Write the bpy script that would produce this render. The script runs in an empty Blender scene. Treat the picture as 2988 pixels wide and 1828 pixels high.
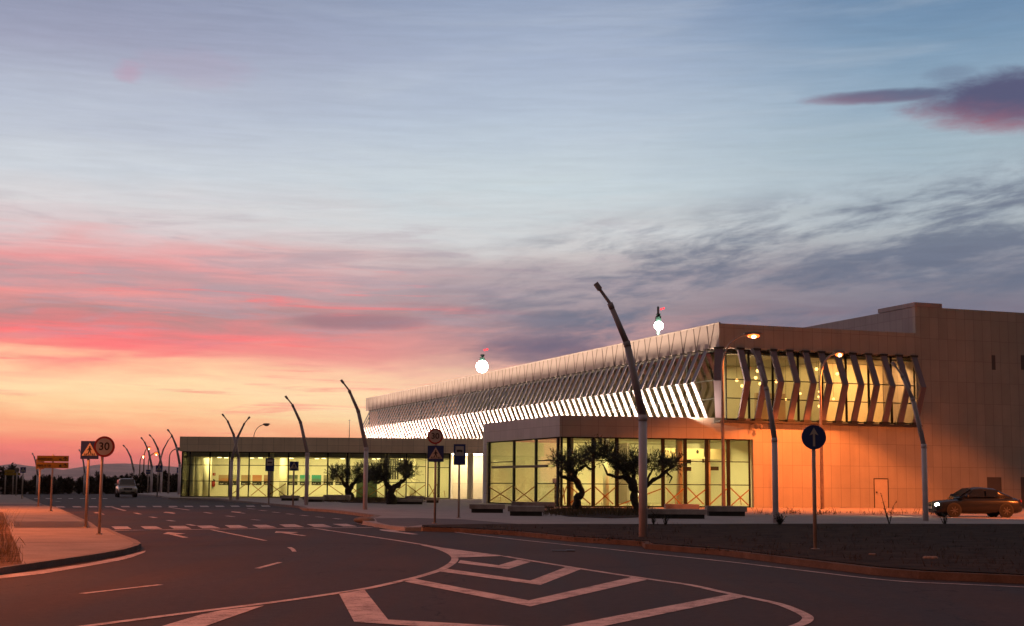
import bpy, math, random
from mathutils import Vector, Matrix, noise as mnoise
R = math.radians
random.seed(7)
scene = bpy.context.scene
COL = scene.collection

# ------------------------------------------------------------------ camera
F = 50.0 / 36.0 * 2988.0            # focal length in pixels of the photograph
CX, CY = 1494.0, 914.0
PITCH, ROLL = R(6.83), 0.0075
CAM = Vector((0, 0, 1.6))
fw = Vector((0, math.cos(PITCH), math.sin(PITCH)))
r0 = Vector((1, 0, 0)); u0 = r0.cross(fw)
cr = r0 * math.cos(ROLL) + u0 * math.sin(ROLL)
cu = -r0 * math.sin(ROLL) + u0 * math.cos(ROLL)
cam_d = bpy.data.cameras.new('camera'); cam = bpy.data.objects.new('camera', cam_d); COL.objects.link(cam)
cam_d.lens = 50; cam_d.sensor_width = 36; cam_d.clip_start = 0.1; cam_d.clip_end = 30000
m = Matrix((cr, cu, -fw)).transposed().to_4x4(); m.translation = CAM
cam.matrix_world = m
scene.camera = cam
def ray(x, y): return (fw * F + cr * (x - CX) - cu * (y - CY))
def G(x, y, z=0.0):
    "point of the ground seen at a pixel"
    d = ray(x, y); k = (z - CAM.z) / d.z; return CAM + d * k
def AT(x, y, Y):
    d = ray(x, y); return CAM + d * (Y / d.y)
def cA(X, Y): return (.4058 * X, 1400 + .4058 * Y)
def cB(X, Y): return (900 + .4302 * X, 1400 + .4302 * Y)
def cC(X, Y): return (1900 + .4416 * X, 1400 + .4416 * Y)
def c3(X, Y): return (900 + .2521 * X, 1180 + .2521 * Y)
def Z(x, y): return (x * 1.2131, y * 1.2131)

# ------------------------------------------------------------------ helpers
class MB:
    def __init__(s): s.v = []; s.f = []; s.mi = []; s.cur = 0
    def add(s, vs, fs):
        b = len(s.v); s.v += [Vector(v) for v in vs]
        for f in fs: s.f.append([i + b for i in f]); s.mi.append(s.cur)
        return s
    def box(s, c, size, X=(1, 0, 0), Y=(0, 1, 0), Zv=(0, 0, 1)):
        c = Vector(c); X = Vector(X) * size[0] / 2; Y = Vector(Y) * size[1] / 2; Zv = Vector(Zv) * size[2] / 2
        vs = [c + X * a + Y * b + Zv * d for d in (-1, 1) for b in (-1, 1) for a in (-1, 1)]
        return s.add(vs, [(0, 2, 3, 1), (4, 5, 7, 6), (0, 1, 5, 4), (2, 6, 7, 3), (0, 4, 6, 2), (1, 3, 7, 5)])
    def prism(s, pts, z0, z1, bottom=False):
        n = len(pts); a = sum(pts[i][0] * pts[(i + 1) % n][1] - pts[(i + 1) % n][0] * pts[i][1] for i in range(n))
        if a < 0: pts = pts[::-1]
        vs = [(p[0], p[1], z0) for p in pts] + [(p[0], p[1], z1) for p in pts]
        fs = [tuple(range(n, 2 * n))] + [(i, (i + 1) % n, n + (i + 1) % n, n + i) for i in range(n)]
        if bottom: fs.append(tuple(range(n - 1, -1, -1)))
        return s.add(vs, fs)
    def flat(s, pts, z):
        n = len(pts); a = sum(pts[i][0] * pts[(i + 1) % n][1] - pts[(i + 1) % n][0] * pts[i][1] for i in range(n))
        if a < 0: pts = pts[::-1]
        return s.add([(p[0], p[1], z) for p in pts], [tuple(range(n))])
    def extr(s, pts, d):
        "planar polygon extruded by vector d"
        n = len(pts); d = Vector(d); pts = [Vector(p) for p in pts]
        return s.add(pts + [p + d for p in pts], [tuple(range(n))[::-1], tuple(range(n, 2 * n))] + [(i, (i + 1) % n, n + (i + 1) % n, n + i) for i in range(n)])
    def tube(s, pts, rad, n=8, cap=True):
        pts = [Vector(p) for p in pts]
        if not hasattr(rad, '__len__'): rad = [rad] * len(pts)
        b = len(s.v); rings = []
        up = Vector((0.31, 0.9, 0.2)).normalized()
        for i, p in enumerate(pts):
            t = (pts[min(i + 1, len(pts) - 1)] - pts[max(i - 1, 0)])
            t = t.normalized() if t.length > 1e-9 else Vector((0, 0, 1))
            X = t.cross(up)
            if X.length < 1e-3: X = t.cross(Vector((1, 0, 0)))
            X.normalize(); Yv = t.cross(X)
            rings.append([p + (X * math.cos(2 * math.pi * k / n) + Yv * math.sin(2 * math.pi * k / n)) * rad[i] for k in range(n)])
        vs = [q for r in rings for q in r]; fs = []
        for i in range(len(pts) - 1):
            for k in range(n): fs.append((i * n + k, i * n + (k + 1) % n, (i + 1) * n + (k + 1) % n, (i + 1) * n + k))
        if cap: fs.append(tuple(range(n))[::-1]); fs.append(tuple(range((len(pts) - 1) * n, len(pts) * n)))
        return s.add(vs, fs)
    def ball(s, c, r, n=10, m=6):
        c = Vector(c)
        if not hasattr(r, '__len__'): r = (r, r, r)
        vs = []; fs = []
        for i in range(m + 1):
            th = math.pi * i / m
            for k in range(n):
                ph = 2 * math.pi * k / n
                vs.append(c + Vector((r[0] * math.sin(th) * math.cos(ph), r[1] * math.sin(th) * math.sin(ph), r[2] * math.cos(th))))
        for i in range(m):
            for k in range(n): fs.append((i * n + k, (i + 1) * n + k, (i + 1) * n + (k + 1) % n, i * n + (k + 1) % n))
        return s.add(vs, fs)
    def cyl(s, c, r, d, axis, n=24):
        "disc of radius r and thickness d centred at c along axis"
        ax = Vector(axis).normalized(); c = Vector(c)
        return s.tube([c - ax * d / 2, c + ax * d / 2], r, n)
    def build(s, name, mat, parent=None, smooth=False, bevel=0):
        me = bpy.data.meshes.new(name)
        off = base_of(parent)
        me.from_pydata([tuple(v - off) for v in s.v], [], s.f)
        mats = mat if isinstance(mat, (list, tuple)) else [mat]
        for m_ in mats: me.materials.append(m_)
        if len(mats) > 1: me.polygons.foreach_set('material_index', s.mi)
        if smooth: me.polygons.foreach_set('use_smooth', [True] * len(me.polygons))
        me.update()
        o = bpy.data.objects.new(name, me); COL.objects.link(o)
        if parent: o.parent = parent
        if bevel:
            b = o.modifiers.new('b', 'BEVEL'); b.width = bevel; b.segments = 2; b.limit_method = 'ANGLE'
        return o
def base_of(p):
    v = Vector((0, 0, 0))
    while p: v += p.location; p = p.parent
    return v
def tag(o, label=None, cat=None, group=None, kind=None):
    if label: o['label'] = label
    if cat: o['category'] = cat
    if group: o['group'] = group
    if kind: o['kind'] = kind
    return o
def thing(name, label, cat, loc, group=None):
    o = bpy.data.objects.new(name, None); COL.objects.link(o); o.location = loc; o.empty_display_size = .3
    return tag(o, label, cat, group)
def own(name, mb, mat, label, cat, loc, group=None, kind=None, smooth=False):
    "a thing that is one mesh, its origin at loc"
    e = bpy.data.objects.new('tmp', None); e.location = loc
    o = mb.build(name, mat, None, smooth)
    o.data.transform(Matrix.Translation(-Vector(loc))); o.location = loc
    bpy.data.objects.remove(e)
    return tag(o, label, cat, group, kind)

# ------------------------------------------------------------------ materials
def lin(c): return tuple(((x / 255) / 12.92 if x / 255 <= .04045 else ((x / 255 + .055) / 1.055) ** 2.4) for x in c)
class N:
    "small node helper"
    def __init__(s, nt): s.t = nt; s.n = nt.nodes; s.l = nt.links
    def new(s, t, **kw):
        n = s.n.new(t)
        for k, v in kw.items(): setattr(n, k, v)
        return n
    def put(s, sock, v):
        if isinstance(v, bpy.types.NodeSocket): s.l.new(v, sock)
        else: sock.default_value = v
    def math(s, op, a, b=0.0, c=0.0, clamp=False):
        n = s.new('ShaderNodeMath', operation=op, use_clamp=clamp)
        s.put(n.inputs[0], a); s.put(n.inputs[1], b); s.put(n.inputs[2], c); return n.outputs[0]
    def vec(s, x, y, z):
        n = s.new('ShaderNodeCombineXYZ'); s.put(n.inputs[0], x); s.put(n.inputs[1], y); s.put(n.inputs[2], z); return n.outputs[0]
    def noise(s, v, scale=1, detail=4, rough=.55, dist=0):
        n = s.new('ShaderNodeTexNoise'); s.put(n.inputs['Vector'], v)
        n.inputs['Scale'].default_value = scale; n.inputs['Detail'].default_value = detail
        n.inputs['Roughness'].default_value = rough; n.inputs['Distortion'].default_value = dist
        return n.outputs[0]
    def ss(s, v, a, b):
        n = s.new('ShaderNodeMapRange', interpolation_type='SMOOTHSTEP'); s.put(n.inputs[0], v)
        s.put(n.inputs[1], a); s.put(n.inputs[2], b); n.inputs[3].default_value = 0; n.inputs[4].default_value = 1
        return n.outputs[0]
    def mix(s, f, a, b, mode='MIX'):
        n = s.new('ShaderNodeMix', data_type='RGBA', blend_type=mode)
        s.put(n.inputs[0], f)
        for k, v in ((6, a), (7, b)):
            s.put(n.inputs[k], (*v, 1) if isinstance(v, tuple) and len(v) == 3 else v)
        return n.outputs[2]
    def ramp(s, f, stops):
        n = s.new('ShaderNodeValToRGB'); s.put(n.inputs[0], f); e = n.color_ramp.elements
        while len(e) > 1: e.remove(e[-1])
        e[0].position = stops[0][0]; e[0].color = (*stops[0][1], 1)
        for p, c in stops[1:]:
            q = e.new(p); q.color = (*c, 1)
        return n.outputs[0]
MATS = {}
def mat(name, col, rough=.6, metal=0, var=.12, vscale=3, bump=0, spec=.5, fine=0, panel=None, stretch=None):
    if name in MATS: return MATS[name]
    mt = bpy.data.materials.new(name); mt.use_nodes = True; MATS[name] = mt
    h = N(mt.node_tree); b = h.n['Principled BSDF']
    tc = h.new('ShaderNodeTexCoord'); v = tc.outputs['Object']
    if stretch:
        mp = h.new('ShaderNodeMapping'); h.l.new(v, mp.inputs[0]); mp.inputs['Scale'].default_value = stretch; v2 = mp.outputs[0]
    else: v2 = v
    c = (*col, 1)
    if var:
        nz = h.noise(v2, vscale, 6, .6)
        lo = tuple(x * (1 - var * 1.6) for x in col); hi = tuple(min(1, x * (1 + var * 1.6)) for x in col)
        c = h.ramp(nz, [(.3, lo), (.7, hi)])
        if fine:
            n2 = h.noise(v, fine, 3, .7)
            k = h.math('MULTIPLY_ADD', n2, .9, .55)
            c = h.mix(1.0, c, h.vec(k, k, k), 'MULTIPLY')
    if panel:
        d, w, zh, z0 = panel      # direction, joint spacing, joint height, z offset
        dp = h.new('ShaderNodeVectorMath', operation='DOT_PRODUCT'); h.l.new(v, dp.inputs[0]); dp.inputs[1].default_value = d
        sp = h.new('ShaderNodeSeparateXYZ'); h.l.new(v, sp.inputs[0])
        ux = h.math('DIVIDE', dp.outputs['Value'], w); uz = h.math('DIVIDE', h.math('ADD', sp.outputs[2], z0), zh)
        fx = h.math('LESS_THAN', h.math('FRACT', ux), .03 / w); fz = h.math('LESS_THAN', h.math('FRACT', uz), .025 / zh)
        ln = h.math('MAXIMUM', fx, fz)
        cell = h.new('ShaderNodeTexWhiteNoise', noise_dimensions='2D'); h.l.new(h.vec(h.math('FLOOR', ux), h.math('FLOOR', uz), 0.0), cell.inputs[0])
        st = h.noise(h.vec(h.math('MULTIPLY', dp.outputs['Value'], 2.2), 0.0, h.math('MULTIPLY', sp.outputs[2], .12)), 1, 5, .65)
        k = h.math('ADD', h.math('MULTIPLY_ADD', cell.outputs[0], .12, .80), h.math('MULTIPLY', st, .26))
        c = h.mix(1.0, c, h.vec(k, k, k), 'MULTIPLY')
        c = h.mix(h.math('MULTIPLY', ln, .6), c, tuple(x * .35 for x in col))
    h.put(b.inputs['Base Color'], c)
    b.inputs['Roughness'].default_value = rough; b.inputs['Metallic'].default_value = metal
    b.inputs['Specular IOR Level'].default_value = spec
    if bump:
        bn = h.new('ShaderNodeBump'); bn.inputs['Strength'].default_value = bump; bn.inputs['Distance'].default_value = .02
        h.l.new(h.noise(v, fine or 40, 3, .7), bn.inputs['Height']); h.l.new(bn.outputs[0], b.inputs['Normal'])
    return mt
def emis(name, col, strength):
    if name in MATS: return MATS[name]
    mt = bpy.data.materials.new(name); mt.use_nodes = True; MATS[name] = mt
    b = mt.node_tree.nodes['Principled BSDF']
    b.inputs['Base Color'].default_value = (*col, 1); b.inputs['Emission Color'].default_value = (*col, 1)
    b.inputs['Emission Strength'].default_value = strength; return mt
def glass_mat(name, tint=(.9, .93, .85), refl=.9):
    mt = bpy.data.materials.new(name); mt.use_nodes = True; MATS[name] = mt
    h = N(mt.node_tree); out = h.n['Material Output']; h.n.remove(h.n['Principled BSDF'])
    tr = h.new('ShaderNodeBsdfTransparent'); tr.inputs[0].default_value = (*tint, 1)
    gl = h.new('ShaderNodeBsdfGlossy'); gl.inputs['Roughness'].default_value = .03
    fr = h.new('ShaderNodeFresnel'); fr.inputs[0].default_value = 1.5
    ms = h.new('ShaderNodeMixShader'); h.l.new(h.math('MULTIPLY', fr.outputs[0], refl), ms.inputs[0])
    h.l.new(tr.outputs[0], ms.inputs[1]); h.l.new(gl.outputs[0], ms.inputs[2]); h.l.new(ms.outputs[0], out.inputs[0])
    return mt

ang = R(20)
a_ = Vector((-math.sin(ang), math.cos(ang), 0))     # along the long side of the terminal, away from the camera
b_ = Vector((math.cos(ang), math.sin(ang), 0))      # along its end wall, to the right
UP = Vector((0, 0, 1))

M_asphalt = None
def make_asphalt():
    mt = bpy.data.materials.new('asphalt'); mt.use_nodes = True
    h = N(mt.node_tree); b = h.n['Principled BSDF']; tc = h.new('ShaderNodeTexCoord'); v = tc.outputs['Object']
    big = h.noise(v, .12, 4, .6)
    mp = h.new('ShaderNodeMapping'); h.l.new(v, mp.inputs[0]); mp.inputs['Rotation'].default_value = (0, 0, R(-20)); mp.inputs['Scale'].default_value = (.9, .07, 1)
    tracks = h.noise(mp.outputs[0], 1.0, 4, .6, .4)
    grain = h.noise(v, 38, 4, .85); gr2 = h.noise(v, 6, 5, .75)
    c = h.ramp(big, [(.3, (.042, .026, .021)), (.7, (.062, .038, .030))])
    k = h.math('ADD', h.math('MULTIPLY', tracks, 1.25), h.math('MULTIPLY', grain, .9)); k = h.math('ADD', k, h.math('MULTIPLY', gr2, .95)); k = h.math('SUBTRACT', h.math('MULTIPLY', k, 1.45), 1.30)
    vo = h.new('ShaderNodeTexVoronoi', feature='DISTANCE_TO_EDGE'); vo.inputs['Scale'].default_value = .11
    wv = h.new('ShaderNodeVectorMath', operation='ADD'); h.l.new(v, wv.inputs[0]); wn = h.new('ShaderNodeTexNoise'); h.l.new(v, wn.inputs[0]); wn.inputs['Scale'].default_value = .6; wn.inputs['Detail'].default_value = 6
    ws = h.new('ShaderNodeVectorMath', operation='SCALE'); h.l.new(wn.outputs['Color'], ws.inputs[0]); ws.inputs['Scale'].default_value = 3.0; h.l.new(ws.outputs[0], wv.inputs[1]); h.l.new(wv.outputs[0], vo.inputs['Vector'])
    crack = h.math('LESS_THAN', vo.outputs['Distance'], .0022)
    k = h.math('MULTIPLY', k, h.math('SUBTRACT', 1.0, h.math('MULTIPLY', crack, .55)))
    c = h.mix(1.0, c, h.vec(k, k, k), 'MULTIPLY'); h.l.new(c, b.inputs['Base Color'])
    rr = h.math('MULTIPLY_ADD', tracks, .3, .58); h.l.new(rr, b.inputs['Roughness']); b.inputs['Specular IOR Level'].default_value = .12
    bn = h.new('ShaderNodeBump'); bn.inputs['Strength'].default_value = .7; bn.inputs['Distance'].default_value = .01
    h.l.new(grain, bn.inputs['Height']); h.l.new(bn.outputs[0], b.inputs['Normal'])
    return mt
def make_paint():
    mt = bpy.data.materials.new('road_paint'); mt.use_nodes = True
    h = N(mt.node_tree); b = h.n['Principled BSDF']; tc = h.new('ShaderNodeTexCoord'); v = tc.outputs['Object']
    n1 = h.noise(v, 4, 6, .7); n2 = h.noise(v, 45, 3, .8)
    n3 = h.noise(v, 1.1, 5, .7, .5)
    w = h.ss(h.math('ADD', h.math('ADD', h.math('MULTIPLY', n1, .4), h.math('MULTIPLY', n2, .35)), h.math('MULTIPLY', n3, .25)), .40, .55)
    c = h.mix(w, (.20, .14, .12), (.58, .47, .44)); h.l.new(c, b.inputs['Base Color']); b.inputs['Roughness'].default_value = .7
    b.inputs['Specular IOR Level'].default_value = .2
    return mt
M_asphalt = make_asphalt(); M_paint = make_paint()
M_conc = mat('pavement_concrete', (.30, .235, .20), .85, var=.12, vscale=.8, fine=30, bump=.3, spec=.2)
M_plaza = mat('plaza_paving', (.36, .31, .29), .85, var=.10, vscale=.6, fine=20, spec=.2)
M_kerb = mat('kerb_concrete', (.24, .19, .165), .9, var=.15, vscale=2, fine=30, spec=.2)
M_tact = mat('ramp_paving', (.13, .115, .12), .9, var=.12, vscale=3, fine=30, spec=.2)
M_soil = mat('bed_soil', (.042, .024, .015), 1, var=.35, vscale=1.5, fine=12, bump=.8, spec=.1)
M_dry = mat('dry_earth', (.17, .10, .06), 1, var=.3, vscale=3, fine=18, bump=.8, spec=.1)
M_ground = mat('far_ground', (.10, .075, .055), 1, var=.3, vscale=.05, spec=.1)
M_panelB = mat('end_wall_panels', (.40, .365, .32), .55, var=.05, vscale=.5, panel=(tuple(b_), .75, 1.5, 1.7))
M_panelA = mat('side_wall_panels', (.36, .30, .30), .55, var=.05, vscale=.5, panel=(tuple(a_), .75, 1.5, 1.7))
M_wing = mat('wing_panels', (.78, .63, .46), .55, var=.05, vscale=.4, panel=((1, 0, 0), 1.0, .72, .2))
M_roofw = mat('white_roof_sheet', (.33, .28, .265), .5, var=.04, vscale=.6)
M_seam = mat('fascia_seam', (.07, .045, .04), .7, var=0)
M_fin = mat('fin_metal', (.20, .18, .21), .5, var=.04, vscale=1)
M_fine = mat('end_fin_metal', (.17, .145, .185), .5, var=.04, vscale=1)
M_dark = mat('dark_metal', (.035, .032, .03), .5, var=.1)
M_mull = mat('window_frame_metal', (.018, .02, .016), .6, var=.1, spec=.15)
M_int = mat('interior_plaster', (.80, .76, .66), .8, var=.03, vscale=.5)
M_ceil = mat('interior_ceiling', (.45, .43, .36), .9, var=.03)
M_flr = mat('interior_floor', (.45, .40, .32), .35, var=.05)
M_tape = mat('orange_tape', (.30, .13, .02), .7, var=.1)
M_post = mat('painted_post', (.62, .52, .53), .45, var=.08, vscale=2)
M_galv = mat('galvanised_pole', (.36, .29, .25), .5, .1, var=.12, vscale=4)
M_blue = mat('sign_blue', (.015, .035, .17), .45, var=.06)
M_signw = mat('sign_white', (.50, .44, .39), .5, var=.05)
M_red = mat('sign_red', (.38, .025, .02), .5, var=.08)
M_black = mat('sign_black', (.015, .015, .015), .6, var=0)
M_yel = mat('sign_yellow', (.34, .20, .012), .5, var=.08)
M_back = mat('sign_back', (.16, .13, .12), .6, var=.1)
M_bark = mat('olive_bark', (.035, .026, .018), .95, var=.4, vscale=6, bump=.8, fine=20)
M_leaf = mat('olive_leaves', (.075, .082, .05), .7, var=.4, vscale=2)
M_leafd = mat('dark_foliage', (.04, .038, .022), .8, var=.4, vscale=.6)
M_grass = mat('dry_grass', (.16, .10, .04), .9, var=.4, vscale=3)
M_stone = mat('bench_stone', (.32, .26, .24), .7, var=.3, vscale=.9, fine=30)
M_stoned = mat('bench_dark_stone', (.04, .035, .03), .8, var=.2)
M_glass = glass_mat('clear_glass', (.93, .95, .86), .5)
M_glassl = glass_mat('tinted_glass', (.42, .40, .34), .5)
M_glassd = glass_mat('side_glass', (.45, .40, .33), 1.0)
M_sod = emis('sodium_glow', (1.0, .13, .02), 4)
M_core = emis('sodium_core', (1.0, .75, .35), 18)
M_cool = emis('floodlight_glow', (.92, 1.0, .86), 60)
M_cool2 = emis('floodlight_rim_glow', (.80, .95, .80), .9)
M_redl = emis('red_beacon', (1.0, .04, .05), 2.4)
M_dl = emis('ceiling_light_glow', (1.0, .82, .45), 6)
M_refl = emis('reflection_glow', (1.0, .50, .16), 5)
M_head = emis('headlight_glow', (1.0, .82, .55), 60)
M_white = emis('portal_light_glow', (1.0, .85, .6), 20)

# ------------------------------------------------------------------ world: dusk sky
w = bpy.data.worlds.new('World'); scene.world = w; w.use_nodes = True
h = N(w.node_tree); bg = h.n['Background']
tc = h.new('ShaderNodeTexCoord'); sp = h.new('ShaderNodeSeparateXYZ')
nrm = h.new('ShaderNodeVectorMath', operation='NORMALIZE'); h.l.new(tc.outputs['Generated'], nrm.inputs[0]); h.l.new(nrm.outputs[0], sp.inputs[0])
el = h.math('MULTIPLY', h.math('ARCSINE', sp.outputs[2]), 57.2958)
az = h.math('MULTIPLY', h.math('ARCTAN2', sp.outputs[0], sp.outputs[1]), 57.2958)
def V(x, y, z=0.0): return h.vec(x, y, z)
# streaks: bend the height that is looked up in the colour bands
n1 = h.noise(V(h.math('MULTIPLY', az, .07), h.math('MULTIPLY', el, .42), 3.1), 1, 6, .55, .6)
n2 = h.noise(V(h.math('MULTIPLY', az, .16), h.math('MULTIPLY', h.math('ADD', el, h.math('MULTIPLY', az, .02)), 1.5), 7.7), 1, 5, .6, .8)
warp = h.math('ADD', h.math('MULTIPLY', h.math('SUBTRACT', n1, .5), 1.9), h.math('MULTIPLY', h.math('SUBTRACT', n2, .5), 1.0))
damp = h.math('MULTIPLY', h.ss(el, -.3, 3.2), h.math('SUBTRACT', 1.3, h.ss(el, 9, 19)))
e2 = h.math('ADD', el, h.math('MULTIPLY', warp, h.math('ADD', damp, .12)))
def band(stops):
    st = []
    for y, c in stops:
        e = 6.83 + math.degrees(math.atan((753.5 - y) / 3421.0)); st.append((max(0, min(1, e / 24)), lin(c)))
    st.sort(); return h.ramp(h.math('DIVIDE', e2, 24.0, clamp=True), st)
left = band([(0, (134, 142, 170)), (150, (154, 158, 182)), (300, (176, 184, 202)), (430, (198, 204, 212)), (530, (212, 208, 210)), (590, (214, 196, 198)),
             (630, (224, 170, 170)), (665, (230, 146, 146)), (705, (192, 150, 154)), (748, (234, 140, 136)), (785, (184, 132, 132)), (835, (250, 102, 104)), (872, (250, 136, 120)), (905, (255, 186, 142)),
             (950, (255, 216, 160)), (990, (255, 202, 142)), (1030, (255, 170, 116)), (1070, (252, 124, 92)), (1110, (236, 100, 88)), (1145, (200, 104, 98))])
mid = band([(0, (142, 158, 186)), (150, (160, 174, 198)), (300, (178, 192, 208)), (450, (194, 206, 212)), (560, (206, 207, 208)), (620, (196, 188, 188)),
            (690, (172, 158, 164)), (760, (158, 138, 144)), (810, (192, 146, 146)), (850, (216, 154, 144)), (890, (240, 182, 156)),
            (940, (255, 214, 166)), (1000, (255, 220, 160)), (1050, (255, 182, 122)), (1145, (210, 120, 108))])
right = band([(0, (94, 128, 164)), (120, (112, 144, 174)), (260, (138, 164, 186)), (400, (158, 178, 190)), (480, (164, 178, 188)), (560, (170, 178, 184)),
              (620, (152, 156, 166)), (700, (130, 128, 142)), (780, (118, 110, 128)), (900, (130, 98, 112)), (1050, (150, 100, 100)), (1145, (140, 90, 90))])
sky = h.mix(h.ss(az, -17, 2), left, mid); sky = h.mix(h.ss(az, 2, 17), sky, right)
# bright pink-red veins low on the left
gw = h.noise(V(h.math('MULTIPLY', az, .17), h.math('MULTIPLY', el, 1.7), 21.3), 1, 7, .62, .5)
gm = h.math('MULTIPLY', h.ss(gw, .47, .66), h.math('MULTIPLY', h.math('SUBTRACT', 1.0, h.ss(az, 2, 9)), h.math('MULTIPLY', h.ss(el, 4.8, 6.2), h.math('SUBTRACT', 1.0, h.ss(el, 9.0, 12.0)))))
sky = h.mix(h.math('MULTIPLY', gm, .55), sky, lin((172, 154, 164)))
vn = h.noise(V(h.math('MULTIPLY', az, .15), h.math('MULTIPLY', el, 2.9), 1.7), 1, 7, .62, .6)
vm = h.math('MULTIPLY', h.ss(vn, .54, .70), h.math('MULTIPLY', h.math('SUBTRACT', 1.0, h.ss(az, -8, 3)), h.math('MULTIPLY', h.ss(el, .3, 1.2), h.math('SUBTRACT', 1.0, h.ss(el, 7.5, 9.5)))))
sky = h.mix(h.math('MULTIPLY', vm, .55), sky, lin((248, 100, 100)))
# pale thin veils higher up
pv = h.noise(V(h.math('MULTIPLY', az, .06), h.math('MULTIPLY', h.math('SUBTRACT', el, h.math('MULTIPLY', az, .05)), .55), 9.3), 1, 5, .55, .5)
sky = h.mix(h.math('MULTIPLY', h.math('MULTIPLY', h.ss(pv, .45, .75), h.ss(el, 8.5, 12)), .28), sky, lin((196, 204, 214)))
# slate clouds on the right, rising to the right
ec = h.math('SUBTRACT', el, h.math('MULTIPLY', az, .13))
cn = h.noise(V(h.math('MULTIPLY', az, .15), h.math('MULTIPLY', ec, .62), 5.5), 1, 9, .62, .35)
c2n = h.noise(V(h.math('MULTIPLY', az, .42), h.math('MULTIPLY', ec, 1.9), 12.5), 1, 7, .65, .3)
cn = h.math('ADD', h.math('MULTIPLY', cn, .68), h.math('MULTIPLY', c2n, .32))
reg = h.math('MULTIPLY', h.ss(az, -6, 4), h.math('MULTIPLY', h.ss(ec, 3.4, 5.6), h.math('SUBTRACT', 1.0, h.ss(ec, 8.4, 10.9))))
cm = h.math('MULTIPLY', h.ss(cn, .41, .60), reg)
sky = h.mix(h.math('MULTIPLY', cm, .85), sky, lin((98, 108, 130)))
fb = h.noise(V(h.math('MULTIPLY', az, .35), h.math('MULTIPLY', el, 4.5), 8.8), 1, 5, .6, .3)
fk = h.math('MULTIPLY_ADD', fb, .22, .89)
sky = h.mix(1.0, sky, h.vec(fk, fk, fk), 'MULTIPLY')
# a dark low bank over the roof in the middle
bn2 = h.noise(V(h.math('MULTIPLY', az, .3), h.math('MULTIPLY', el, .8), 2.2), 1, 6, .6, .5)
def ell(ca, ce, ra, re, soft=.5, nz=None, na=.8):
    d = h.math('ADD', h.math('POWER', h.math('ABSOLUTE', h.math('DIVIDE', h.math('SUBTRACT', az, ca), ra)), 2.0),
               h.math('POWER', h.math('ABSOLUTE', h.math('DIVIDE', h.math('SUBTRACT', el, ce), re)), 2.0))
    if nz is not None: d = h.math('ADD', d, h.math('MULTIPLY', h.math('SUBTRACT', nz, .5), na * 3))
    return h.math('SUBTRACT', 1.0, h.ss(d, 1 - soft, 1 + soft))
sky = h.mix(h.math('MULTIPLY', ell(1.6, 5.35, 2.8, .55, .8, bn2), .75), sky, lin((102, 94, 118)))
sky = h.mix(h.math('MULTIPLY', ell(-6.2, 6.4, 2.6, .3, .9, bn2), .55), sky, lin((150, 104, 118)))
# the purple and rose cloud at the upper right, and two little pink puffs at the upper left
pn = h.noise(V(h.math('MULTIPLY', az, .7), h.math('MULTIPLY', el, 1.9), 4.4), 1, 8, .66, .3)
core = ell(20.2, 14.65, 3.9, 1.05, .8, pn, .55); tail = ell(15.2, 15.1, 3.0, .26, .8, pn, .45); top_ = ell(17.6, 15.75, 1.0, .3, .9, pn, .7)
cmask = h.math('MAXIMUM', core, h.math('MAXIMUM', h.math('MULTIPLY', tail, .85), h.math('MULTIPLY', top_, .3)))
rose = h.mix(h.ss(h.math('ADD', h.math('SUBTRACT', el, h.math('MULTIPLY', h.math('SUBTRACT', az, 18), -.16)), h.math('MULTIPLY', pn, .9)), 13.7, 15.5), lin((158, 104, 120)), lin((84, 86, 118)))
sky = h.mix(cmask, sky, rose)
sky = h.mix(h.math('MULTIPLY', ell(-15.6, 15.75, .6, .4, .95, pn, 1.4), .40), sky, lin((190, 140, 165)))
sky = h.mix(h.math('MULTIPLY', ell(-13.0, 16.1, 2.2, .7, .9, pn, 1.3), .22), sky, lin((176, 148, 172)))
# above and behind the camera: dim mauve dusk
zen = h.mix(h.ss(el, 22, 60), lin((112, 120, 152)), (.215, .150, .138))
sky = h.mix(h.ss(el, 20, 30), sky, zen)
back = h.mix(h.ss(el, 5, 50), (.066, .056, .050), (.125, .092, .088))
sky = h.mix(h.math('MULTIPLY', h.ss(h.math('ABSOLUTE', h.math('ADD', az, 12)), 62, 115), h.math('SUBTRACT', 1.0, h.ss(el, 45, 80))), sky, back)
hs = h.new('ShaderNodeHueSaturation'); hs.inputs['Saturation'].default_value = .93; hs.inputs['Value'].default_value = 1.07; h.l.new(sky, hs.inputs['Color']); sky = hs.outputs[0]
h.l.new(sky, bg.inputs[0]); bg.inputs[1].default_value = 1.0
w.cycles.sampling_method = 'MANUAL'; w.cycles.sample_map_resolution = 1024

def light(kind, name, loc, power, col, aim=None, **kw):
    d = bpy.data.lights.new(name, kind); d.energy = power; d.color = col
    for k, v in kw.items(): setattr(d, k, v)
    o = bpy.data.objects.new(name, d); COL.objects.link(o); o.location = loc
    if aim is not None:
        o.rotation_euler = (Vector(aim) - Vector(loc)).to_track_quat('-Z', 'Y').to_euler()
    return o
sun = light('SUN', 'sun', (0, 0, 50), .10, (1.0, .42, .30), None, angle=R(12))
sun.rotation_euler = Vector((math.sin(R(32)), -math.cos(R(32)), -math.tan(R(3)))).to_track_quat('-Z', 'Y').to_euler()   # afterglow, low at the left

# ------------------------------------------------------------------ ground, roads, pavements
def struct(name, mb, m_, label=None):
    o = mb.build(name, m_); o['kind'] = 'structure'; return o
mb = MB(); mb.flat([(-9000, -300), (9000, -300), (9000, 12000), (-9000, 12000)], -.06); struct('ground', mb, M_ground)
mb = MB(); mb.flat([(-70, -15), (60, -15), (60, 160), (-90, 190)], 0.0); struct('road', mb, M_asphalt)
def gp(pts, f, z=0.0): return [G(*f(*p), z) for p in pts]
KZ = .12
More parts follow.
